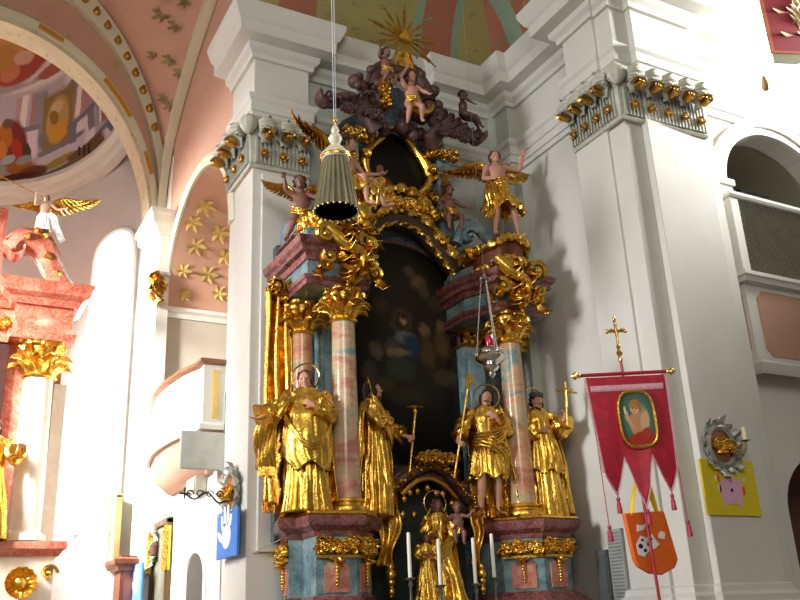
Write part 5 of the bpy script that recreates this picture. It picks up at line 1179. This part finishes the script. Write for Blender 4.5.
MB().tube([(-.02, -.13, 1.52), (-.5, -.22, 1.66), (-1.25, -.36, 1.9), (-1.4, -.38, 1.95)], [.014, .018, .026, .07], 10).build('trumpet', GOLD, r_, world=False)
hairdo(r_, hc, M, hs, HAIR2, False, .04, 31, 24)
r_, J, hc, M, hs = figure('saint_statue', 'gilded saint statue beside the high altar column, cut off at the left edge', (.86, HY - .32, 3.0), 1.7, .1, dict(elL=(.3, -.1, 1.12), wrL=(.3, -.3, 1.25)), eyes=False, vox=.014)
robe(r_, 'robe', GOLD, [(0, .26, .2, .02, .02, 1.4), (.5, .22, .18, .02, 0, 1.0), (1.05, .16, .13, 0, 0, .6), (1.4, .165, .1, 0, .01, .25), (1.47, .08, .08, 0, .01, .1)], 13, .15, 9.4)
sm = MB(); sleeve(sm, J['shR'], J['elR'], J['wrR'], (.08, .09, .09), 1); sleeve(sm, J['shL'], J['elL'], J['wrL'], (.08, .1, .12), 3, .85); sm.build('sleeve', GOLD, r_, world=False)
hairdo(r_, hc, M, hs, HAIR2, True, .06, 32)
# ---------------------------------------------------------------- candles on the altar table
def candle_set(x, y, zd, zt, label):
    z0 = 1.25
    c = thing('candlestick', 'pewter candlestick under ' + label + ' altar candles', 'candlestick', (x, y, z0), 'pewter candlesticks in the row on the altar table')
    h = zd - z0
    MB().lathe([(.085, 0), (.09, .02), (.07, .04), (.03, .08), (.02, .14), (.035, .2), (.02, .26), (.014, h * .55), (.03, h * .6), (.014, h * .66), (.013, h - .1), (.028, h - .07), (.014, h - .045), (.02, h - .03)], (x, y, z0), 20).build('stem', plain('pewter', '8b8984', .3, .9, .2), c)
    MB().lathe([(.012, h - .035), (.05, h - .022), (.056, h - .008), (.05, h), (.01, h - .004)], (x, y, z0), 20).build('drip_pan', plain('pewter_pan', '76736c', .35, .9, .2), c)
    k = thing('candle', 'tall white altar candle, ' + label + ' in the row', 'candle', (x, y, zd), 'white candles in the row on the altar table')
    MB().lathe([(.021, 0), (.0205, .02), (.019, zt - zd - .01), (.012, zt - zd), (.002, zt - zd - .004)], (x, y, zd), 16).build('wax', plain('candle_wax', 'ebe6d4', .45, 0, .03), k)
    MB().tube([(x, y, zt - .005), (x + .004, y, zt + .018)], .003, 5).build('wick', HAIR, k)
candle_set(4.55, 8.26, 2.1, 2.55, 'the leftmost of the four')
candle_set(4.87, 8.2, 2.02, 2.48, 'second from the left of the four')
candle_set(5.34, 8.26, 2.03, 2.5, 'third from the left of the four')
candle_set(5.61, 8.3, 2.09, 2.55, 'the rightmost of the four')

# ---------------------------------------------------------------- hanging lamps
struct(MB().box(-14, 20, -6, 10.3, 13.6, 14.0).build('ceiling_nave', WALLW, smooth=0))
lx, ly = 3.5, 7.61
t = thing('bell_lamp', 'white and gold bell-shaped hanging lamp with fluted sides in front of the altar', 'lamp', (lx, ly, 5.76))
def flute(a, j): return 1 + .025 * cos(24 * a)
MB().lathe([(.235, 0), (.23, .03), (.2, .2), (.17, .38), (.14, .56), (.13, .62), (.125, .62), (.125, .6), (.16, .38), (.19, .2), (.215, .03), (.22, 0)], (lx, ly, 5.76), 96, None, 1, 1, flute).build('fluted_shade', plain('pearl_grey_glass', '716b58', .3, .2, .3, 4), t, smooth=20)
g = MB()
for k in range(24):
    a = 2 * PI * k / 24
    g.tube([(lx + r * cos(a), ly + r * sin(a), 5.76 + z) for r, z in ((.241, .0), (.206, .2), (.174, .38), (.143, .56))], .006, 5)
    g.ball((lx + .238 * cos(a), ly + .238 * sin(a), 5.75), .017, 6)
g.build('rib', plain('gold_rib', '8f8456', .35, .5), t)
MB().lathe([(.145, .6), (.165, .63), (.165, .66), (.13, .7), (.1, .74), (.05, .79), (.035, .8), (.06, .83), (.075, .87), (.06, .91), (.03, .94), (.045, .97), (.035, 1.01), (.012, 1.04), (.01, 1.08)], (lx, ly, 5.76), 32).build('cap', plain('cream_enamel', 'cfc6ae', .3, .1, .1), t)
MB().lathe([(.168, .615), (.172, .63), (.168, .645)], (lx, ly, 5.76), 32).build('gilt_band', GOLD, t)
MB().ball((lx, ly, 6.86), .028, 10).build('finial', GOLD, t)
MB().tube([(lx - .012, ly, 6.86), (lx - .02, ly, 13.6)], .004, 5).tube([(lx + .012, ly, 6.86), (lx + .02, ly, 13.6)], .004, 5).build('cord', plain('pale_cord', 'c6cbd2', .5), t)
sx_, sy_ = 5.31, 7.61
t = thing('sanctuary_lamp', 'silver sanctuary lamp with a red glass, hanging before the right columns', 'lamp', (sx_, sy_, 4.15))
MB().lathe([(.012, -.02), (.03, 0), (.045, .02), (.03, .045), (.07, .07), (.09, .1), (.06, .125), (.1, .15), (.15, .18), (.165, .21), (.14, .25), (.1, .27), (.115, .3), (.07, .33), (.06, .33), (.05, .31)], (sx_, sy_, 4.13), 28, None, 1, 1, lambda a, j: 1 + .05 * cos(8 * a) * (6 < j < 12)).build('silver_bowl', SILVER, t)
MB().lathe([(.03, .3), (.042, .33), (.045, .45), (.04, .46), (.002, .455)], (sx_, sy_, 4.13), 20).build('red_glass', NT('ruby_glass').fin('b3122c', .1, 0, Transmission_Weight=.3), t)
for k in range(3):
    a = 2 * PI * k / 3 + .5
    MB().tube([(sx_ + .15 * cos(a), sy_ + .15 * sin(a), 4.36), (sx_ + .035 * cos(a), sy_ + .035 * sin(a), 5.26)], .006, 5).volute((sx_ + .16 * cos(a), sy_ + .16 * sin(a), 4.38), (cos(a), sin(a), 0), EZ, .04, 1.3, .03).build('chain', SILVER, t)
MB().lathe([(.06, 0), (.065, .012), (.03, .03), (.015, .06), (.004, .08)], (sx_, sy_, 5.25), 20).build('canopy', SILVER, t)
MB().tube([(sx_, sy_, 5.3), (sx_, sy_, 13.6)], .0025, 4).build('cord', plain('dark_cord', '6a665e', .6), t)

# ---------------------------------------------------------------- processional banner
BX, BY = 6.35, 6.62
t = thing('church_banner', 'red fringed processional banner with an oval painting, on a pole topped by a gold cross', 'banner', (BX, BY, 0))
vm = NT('red_damask'); vv = vm.coord()
w_ = vm.n('ShaderNodeTexVoronoi', feature='SMOOTH_F1'); vm.l(vv, w_.inputs['Vector']); w_.inputs['Scale'].default_value = 9
cc = vm.mix(vm.ramp(vm.math('ADD', w_.outputs['Distance'], vm.math('MULTIPLY', vm.noise(vv, 14, 4, .5, 1), .3)), [(.4, (0, 0, 0, 1)), (.5, (.5, .5, .5, 1))]), srgb('b3102c'), srgb('8c0a22'))
VELVET = vm.fin(cc, .55)
FRINGE = plain('rose_white_fringe', 'cf98a0', .7, 0, .2, 30)
TASS = plain('crimson_tassel', 'a83044', .6, 0, .2, 30)
REDP = plain('red_lacquer_pole', 'a81a2c', .35, 0, .1)
hw, zt_, zc = .545, 3.99, 3.98
def bbot(u):
    P = [(0, 3.0), (.05, 2.9), (.12, 2.8), (.2, 2.93), (.27, 3.07), (.31, 3.16), (.35, 3.07), (.42, 2.84), (.5, 2.67), (.58, 2.84), (.64, 3.07), (.68, 3.16), (.73, 3.07), (.8, 2.93), (.88, 2.8), (.95, 2.9), (1, 3.0)]
    for a, b in zip(P, P[1:]):
        if u <= b[0]: return lerp(a[1], b[1], (u - a[0]) / (b[0] - a[0]))
    return 3.0
def cloth(u, v):
    z = lerp(zc, bbot(u), v); k = 1 - .13 * (zc - z) / 1.2
    return V((BX + .0 + (u - .5) * 2 * hw * k, BY - .06 - .018 * sin(u * 9 + v * 2) * v - .02 * v, z))
cl = MB().grid(cloth, 96, 30).build('banner_cloth', VELVET, t, smooth=60, solid=.008)
fr = MB()
for side in (0, 1):
    for i in range(60):
        p = cloth(side, i / 60); fr.tube([p, p + V(((side - .5) * .07, -.005, -.022))], .0055, 4)
for i in range(150):
    p = cloth(i / 149, 1); fr.tube([p, p + V((0, -.004, -.045))], .005, 4)
fr.build('fringe', FRINGE, cl)
MB().grid(lambda u, v: cloth(.03 + .94 * u, lerp(.09, .155, v) / (zc - bbot(.03 + .94 * u))) + V((0, -.008, 0)), 60, 2).build('lace_band', FRINGE, cl, solid=.004, smooth=60)
# medallion
MZ = 3.52; MXc = BX + .06
def sup(rx, rz, n=44): return [(rx * abs(cos(a)) ** .62 * (1 if cos(a) > 0 else -1), rz * abs(sin(a)) ** .62 * (1 if sin(a) > 0 else -1)) for a in [2 * PI * i / n for i in range(n)]]
mo = MXc - BX
mb_ = [(mo, MZ, .2, .26, 0, '4c6a5c', .9), (mo + .04, MZ + .05, .08, .1, 0, '87906c', .9), (mo + .0, MZ - .06, .1, .13, .2, 'b98560', .35), (mo + .08, MZ - .02, .05, .1, -.3, 'c89a74', .4), (mo - .02, MZ + .11, .052, .062, 0, 'd2a37c', .3), (mo - .015, MZ + .15, .06, .045, .1, 'a8763c', .4), (mo + .04, MZ + .12, .022, .05, .2, 'a06c38', .4),
      (mo - .09, MZ - .02, .022, .09, .5, 'c4936c', .35), (mo - .12, MZ + .04, .02, .05, .1, 'cc9c74', .35), (mo - .13, MZ + .09, .012, .04, 0, 'd9c9a0', .3), (mo + .0, MZ - .2, .17, .07, .15, '9c3226', .4), (mo + .08, MZ - .14, .06, .05, .5, 'a23a2c', .4), (mo - .04, MZ + .105, .008, .006, 0, '4a2c1c', .4), (mo - .0, MZ + .105, .008, .006, 0, '4a2c1c', .4), (mo - .025, MZ + .078, .012, .005, 0, '9a4a38', .5)]
mb_ = [(mo + (q[0] - mo) * 1.2, MZ + (q[1] - MZ) * 1.04, q[2] * 1.2, q[3] * 1.04) + q[4:] for q in mb_]
me_ = MB().plate(sup(.235, .275), (MXc, BY - .085, MZ), (1, 0, 0), EZ, .015).build('medallion_painting', picture('medallion_picture', '35483f', mb_, .35, .5), cl, smooth=0)
rr = [V((MXc + a, BY - .1, MZ + b)) for a, b in sup(.245, .285)]; rr.append(rr[0])
MB().tube(rr, .02, 8).build('medallion_frame', GOLD, me_)
# hardware
MB().tube([(BX + .0, BY, .02), (BX, BY, 4.2)], .02, 12).build('pole', REDP, t)
bar = MB().tube([(BX - .6, BY - .02, 4.02), (BX + .6, BY - .02, 4.02)], .02, 10).build('crossbar', REDP, t)
for sg in (-1, 1): MB().lathe([(.02, 0), (.03, .015), (.02, .03), (.045, .07), (.03, .1), (.012, .125), (.002, .135)], (0, 0, 0), 14, Matrix.Translation((BX + sg * .6, BY - .02, 4.02)) @ Matrix.Rotation(sg * PI / 2, 4, 'Y')).build('finial', BRASS, bar)
cr_ = MB().lathe([(.024, 0), (.03, .02), (.02, .05), (.045, .09), (.02, .13), (.03, .16), (.014, .19)], (BX, BY, 4.16), 16).tube([(BX, BY, 4.32), (BX, BY, 4.62)], .017, 8).tube([(BX - .125, BY, 4.49), (BX + .125, BY, 4.49)], .017, 8)
for p in ((-.13, 4.49), (.13, 4.49), (0, 4.63)): cr_.ball((BX + p[0], BY, p[1]), (.028, .02, .028), 8)
co = cr_.build('cross', BRASS, t)
c2 = MB().tube([(BX, BY - .025, 4.54), (BX, BY - .028, 4.47), (BX, BY - .025, 4.38)], [.014, .016, .008], 7).tube([(BX - .09, BY - .022, 4.51), (BX, BY - .022, 4.49), (BX + .09, BY - .022, 4.51)], .008, 6).ball((BX, BY - .03, 4.56), .016, 8).build('cross_figure', GOLD, co)
def tassel(x, y, z, cord_top, s=1.0):
    q = MB().tube([(x, y, z), (x, y, cord_top)], .006 * s, 5)
    q.lathe([(.008, 0), (.024, -.01), (.026, -.03), (.014, -.045), (.026, -.06), (.034, -.15), (.03, -.16), (.002, -.155)], (x, y, z), 14, None, s, s, lambda a, j: 1 + .05 * cos(7 * a))
    return q.build('tassel', TASS, t)
for u in (.12, .5, .88):
    p = cloth(u, 1); tassel(p.x, p.y, p.z - .04, p.z)
for sg in (-1, 1): tassel(BX + sg * .52 - .0, BY - .05, 2.5, 4.0)
t.rotation_euler = (0, -.028, -.42); t.scale = (.76, .9, .995); t.location.x = BX + .05

# ---------------------------------------------------------------- orange bag with yellow straps, hung on the pier corner
ORNG = plain('orange_felt', 'ee6a12', .7, 0, .06, 20)
YEL = plain('yellow_strap', 'e8c81e', .6, 0, .06)
_bag0 = len(COL.objects)
t = thing('orange_bag', 'orange bag with yellow straps and a white spotted cow motif, behind the banner pole', 'bag', (6.68, 6.84, 2.0))
outl = [(-.3, .27), (.24, .32), (.34, -.16), (.28, -.24), (.1, -.31), (-.06, -.3), (-.2, -.24), (-.24, -.18)]
def bagc(): return (6.66, 6.86, 2.32)
MB().plate(outl, bagc(), (1, 0, -.03), EZ, .05).build('bag_body', ORNG, t, bevel=.015, smooth=40)
MB().tube(spline([(6.45, 6.83, 2.58), (6.55, 6.83, 2.85), (6.68, 6.86, 3.05), (6.76, 6.83, 2.9), (6.82, 6.83, 2.62)], 20), .026, 8, True, .35).build('strap', YEL, t)
MB().tube(spline([(6.52, 6.88, 2.58), (6.6, 6.88, 2.85), (6.69, 6.88, 3.03), (6.78, 6.88, 2.85), (6.86, 6.88, 2.6)], 20), .022, 8, True, .35).build('strap', YEL, t)
bo = V(bagc()) + V((0, -.052, 0))
cow = MB().plate([(-.2, -.02), (-.13, .06), (-.05, .04), (.02, .08), (.06, .02), (.1, -.02), (.04, -.06), (-.04, -.08), (-.12, -.14), (-.19, -.12)], bo, (1, 0, 0), EZ, .006).plate([(-.17, .1), (-.08, .12), (-.03, .18), (-.1, .16), (-.16, .17)], bo, (1, 0, 0), EZ, .006).plate([(.1, .04), (.18, .03), (.2, .09), (.15, .11), (.11, .08)], bo, (1, 0, 0), EZ, .006).build('cow_motif', WHITEP, t, smooth=0)
sp = MB()
for x, z, r in ((-.15, -.04, .03), (-.1, -.08, .022), (-.04, -.02, .026), (-.12, .02, .016), (-.0, .03, .014)): sp.plate([(x + r * cos(a), z + r * .8 * sin(a)) for a in [2 * PI * i / 12 for i in range(12)]], bo + V((0, -.005, 0)), (1, 0, 0), EZ, .004)
sp.build('spots', DARK, cow, smooth=0)
t.location.x -= .15; t.location.y -= .0
# column loudspeakers on the bay's right wall
t = thing('column_loudspeaker', 'pale grey slatted column loudspeaker on the wall right of the altar', 'loudspeaker', (7.48, 8.32, 1.2))
MB().bevbox(7.38, 7.5, 8.2, 8.46, 1.2, 2.62, .01).build('case', plain('pale_grey_metal', 'a9aaa6', .4), t)
sl = MB()
for i in range(34): sl.box(7.372, 7.382, 8.23, 8.43, 1.24 + i * .04, 1.262 + i * .04)
sl.build('grille', plain('mid_grey_slats', '83857f', .5), t, smooth=0)
t = thing('column_loudspeaker', 'dark grey short loudspeaker panel nearest the altar', 'loudspeaker', (7.48, 8.6, 1.2))
MB().bevbox(7.4, 7.5, 8.52, 8.72, 1.2, 2.4, .01).build('case', plain('dark_grey_metal', '5e605e', .5), t)
MB().bevbox(7.39, 7.405, 8.54, 8.7, 1.25, 2.35, .004).build('grille', plain('charcoal_cloth', '545654', .8), t)

# ---------------------------------------------------------------- on the right pier
YB = plain('yellow_canvas', 'd6bf12', .6, 0, .06, 10)
t, o, e, n = board('handprint_poster', 'yellow board with a pink handprint animal, on the right pier', (7.84, 6.884, 2.91), (1, 0, 0), .82, .6, YB)
hp = MB().plate([(x * 1.3, z * 1.3) for x, z in [(-.11, -.11), (-.1, -.15), (-.08, -.11), (.07, -.12), (.08, -.16), (.1, -.12), (.13, -.02), (.12, .09), (.04, .1), (-.02, .11), (-.13, .06), (-.14, 0)]], o + V((0, 0, -.03)), e, EZ, .004).build('pink_print', plain('pink_paint', 'd8a6c2', .6, 0, .08), t, smooth=0)
for (x, z, c) in ((-.18, -.02, 'c9c4a0'), (-.17, .1, 'd97a4a'), (-.11, .17, 'b98a78'), (0, .15, 'd6562c'), (.13, .17, '9ac2a0'), (.19, -.03, 'e05a22')):
    MB().plate([(x + .025 * cos(a) - z * .0, z + .05 * sin(a)) for a in [2 * PI * i / 14 for i in range(14)]], o, e, EZ, .004).build('finger_dab', plain('dab_' + c, c, .6), t, smooth=0)
for x in (-.2, -.12, 0, .13, .22): MB().plate([(x + .022 * cos(a), (.21 if abs(x) < .15 else .09) + .03 * sin(a)) for a in [2 * PI * i / 12 for i in range(12)]], o, e, EZ, .004).build('pale_dab', plain('pale_dab', 'd8d0a8', .6), t, smooth=0)
MB().plate([(.02 * cos(a), -.03 + .02 * sin(a)) for a in [2 * PI * i / 12 for i in range(12)]], o + V((0, -.005, 0)), e, EZ, .004).build('black_dot', DARK, t, smooth=0)
t, n = station('ornate wall plaque above the yellow board, with a candle at its side', (7.78, 6.88, 3.36), (1, 0, 0), .26)
MB().tube(spline([(7.86, 6.84, 3.3), (7.95, 6.74, 3.26), (7.99, 6.7, 3.33), (8.0, 6.7, 3.4)], 14), .012, 6).lathe([(.01, 0), (.05, .012), (.045, .02), (.01, .015)], (8.0, 6.7, 3.39), 14).build('candle_arm', plain('dark_brass', '6a5428', .4, .7), t)
k = thing('candle', 'short white candle on the bracket of the right pier plaque', 'candle', (8.0, 6.7, 3.41))
MB().lathe([(.024, 0), (.024, .15), (.004, .153)], (8.0, 6.7, 3.405), 14).build('wax', plain('short_candle_wax', 'f0e6c0', .45, 0, .03), k)

# ---------------------------------------------------------------- gallery on the right nave wall
GX0, GY = 8.95, 7.05
t = thing('gallery_balcony', 'grey gallery balcony with lattice front and salmon panels under the right arch', 'balcony', (10.5, 7.2, 4.4))
PP = [(GX0, 7.34), (GX0, GY), (12.6, GY), (12.6, 7.34)]
PAN = plaster('salmon_limewash', 'b58a74')
MB().box(GX0 + .03, 12.57, GY + .06, 7.34, 4.5, 5.62).build('lower_panel', WALL, t, smooth=0)
MB().plate([(0.1, .12), (.2, .02), (2.6, .02), (2.6, .9), (.2, .9), (.1, .8)], (GX0 + .12, GY + .062, 4.6), (1, 0, 0), EZ, .014).build('salmon_panel', PAN, t, smooth=0)
MB().box(GX0 + .02, GX0 + .035, GY + .12, 7.28, 4.7, 5.45).build('salmon_panel', PAN, t, smooth=0)
mo_ = [(0, 0), (.03, 0), (.05, .05), (.08, .07), (.08, .12), (0, .14)]
MB().sweep(PP, mo_, z=5.58).build('sill_moulding', WALL, t, smooth=30)
MB().sweep(PP, [(0, 0), (.02, 0), (.06, .06), (.08, .12), (.04, .16), (0, .18)], z=4.36).build('foot_moulding', WALL, t, smooth=30)
MB().sweep(PP, [(-.06, 0), (.02, 0), (.04, .03), (.04, .07), (-.06, .08)], z=6.78).build('rail', WALL, t, smooth=30)
po = MB().box(GX0, GX0 + .14, GY, GY + .1, 5.7, 6.8)
po.build('post', WALL, t, smooth=0)
MB().box(GX0 + .005, GX0 + .06, GY + .1, 7.34, 5.7, 6.8).build('side_panel', WALL, t, smooth=0)
MB().box(GX0 + .14, 12.46, GY + .09, GY + .11, 5.7, 6.8).build('backing', plain('pale_mesh_backing', 'a6a596', .7), t, smooth=0)
la = MB(); st_ = .085
for sg in (-1, 1):
    i = 0; a0 = GX0 + .14 - 1.2
    while a0 + i * st_ < 12.46:
        xa = a0 + i * st_; i += 1
        q0, q1 = (xa, 5.7), (xa + 1.1, 6.8)
        if q1[0] <= GX0 + .14: continue
        z0 = 5.7; z1 = 6.8; xs, xe = q0[0], q1[0]
        if xs < GX0 + .14: z0 += GX0 + .14 - xs; xs = GX0 + .14
        if xe > 12.46: z1 -= xe - 12.46; xe = 12.46
        if sg < 0: za, zb = 12.5 - z0, 12.5 - z1
        else: za, zb = z0, z1
        la.tube([(xs, GY + .045 + .008 * sg, za), (xe, GY + .045 + .008 * sg, zb)], .013, 4)
la.build('lattice', plain('grey_lattice', '7f7c6c', .6), t)
tag(MB().bevbox(9.9, 10.35, 7.62, 7.9, 5.62, 7.24, .02).bevbox(9.82, 10.45, 7.55, 7.95, 7.22, 7.32, .01).build('music_desk', plain('black_brown_wood', '0f0c0a', .9, 0, .1, 6, 0, .05)), 'dark desk standing behind the gallery rail under the arch', 'desk')
# hanging banner at the top right corner and the pear-shaped bulb
t = thing('wall_flag', 'dark red hanging flag with gold border and pale embroidery, in the top right corner', 'flag', (10.1, 6.5, 8.9))
e1 = V((.93, -.36, 0)).normalized(); fo_ = V((9.73, 6.55, 8.93))
MB().plate([(0, 0), (1.5, 0), (1.5, 2.2), (0, 2.2)], fo_, e1, EZ, .015).build('flag_cloth', plain('dark_red_silk', '76101c', .6, 0, .12, 8), t, smooth=0)
MB().plate([(0, 0), (1.5, 0), (1.5, .04), (.05, .04), (.05, 2.2), (0, 2.2)], fo_ + V((0, -.012, 0)), e1, EZ, .012).build('gold_border', plain('orange_gold_braid', '9a5228', .5), t, smooth=0)
MB().plate([(.02, -.16), (1.5, -.16), (1.5, 0), (.02, 0)], fo_, e1, EZ, .014).build('hem_band', plain('olive_grey_fringe', '77745c', .7), t, smooth=0)
g = MB(); nn_ = e1.cross(EZ)
for i in range(26):
    R = random.Random(i); a = R.uniform(-.2, PI + .2); c0 = fo_ + e1 * (.5 + R.uniform(-.1, .2)) + EZ * (.3 + .55 * R.random()) + nn_ * .01
    g.leaf(c0, e1 * cos(a) + EZ * abs(sin(a)), nn_, .28, .07, .12, 5)
g.build('embroidery', plain('pale_gold_thread', 'a08a60', .5, 0, .2), t, solid=.006)
MB().tube([fo_ + EZ * 2.22 - e1 * .05, fo_ + EZ * 2.22 + e1 * 1.6], .02, 8).build('rod', BROWN, t)
t = thing('pendant_bulb', 'small brown pear-shaped pendant hanging on a wire against the bright upper wall', 'pendant', (9.46, 6.55, 8.2))
MB().lathe([(.005, .17), (.02, .15), (.04, .06), (.055, 0), (.045, -.05), (.02, -.07), (.002, -.075)], (9.46, 6.55, 8.32), 14).build('pear', plain('amber_brown_glass', '8d6a3e', .3), t)
MB().tube([(9.46, 6.55, 8.45), (9.42, 6.55, 13.6)], .004, 4).tube([(9.48, 6.56, 8.28), (9.9, 6.7, 8.3), (11.5, 7.2, 8.36)], .008, 5).build('wire', plain('grey_brown_wire', '857a6a', .6), t)
# ---------------------------------------------------------------- light: the church's windows, added fill lamps and sky
def area(name, loc, target, sx, sy, power, col=(1, 1, 1)):
    l = bpy.data.lights.new(name, 'AREA'); l.shape = 'RECTANGLE'; l.size = sx; l.size_y = sy; l.energy = power; l.color = col
    o = bpy.data.objects.new(name, l); COL.objects.link(o); o.location = loc
    o.rotation_euler = (V(target) - V(loc)).to_track_quat('-Z', 'Y').to_euler(); return o
def sp(o, deg): o.data.spread = math.radians(deg); return o
sp(area('nave_window_light', (-7.5, 7.2, 6.0), (7.2, 8.6, 4.3), 2.2, 3.4, 265, (.95, .98, 1)), 74)
sp(area('chancel_window_light', (-2.3, 16.6, 7.0), (3.4, 13.6, 4.0), 2.4, 3.6, 1700, (1, .98, .93)), 78)
sp(area('high_altar_fill_light', (-3.4, 11.6, 6.8), (1.6, 14.2, 4.4), 1.6, 2.6, 800, (1, .98, .94)), 70)  # fill lamp added to brighten the high altar's front, no window there
sp(area('clerestory_window_light', (13.2, 5.0, 9.7), (8.0, 7.0, 9.3), 1.8, 2.2, 520, (1, .99, .96)), 84)
area('nave_front_fill_light', (-2.0, -5.0, 9.0), (5.5, 9.5, 5.0), 5.0, 5.0, 680, (1, .96, .86))  # soft front fill added out of view behind the camera
wd = bpy.data.worlds.new('world'); SC.world = wd; wd.use_nodes = True
bg = wd.node_tree.nodes['Background']; bg.inputs[0].default_value = (1, .98, .9, 1); bg.inputs[1].default_value = .16
SC.view_settings.view_transform = 'Standard'; SC.view_settings.look = 'None'; SC.view_settings.gamma = 1
SC.view_settings.use_curve_mapping = False; SC.view_settings.exposure = 0
SC.cycles.max_bounces = 6; SC.cycles.diffuse_bounces = 3; SC.cycles.glossy_bounces = 4; SC.cycles.use_denoising = True
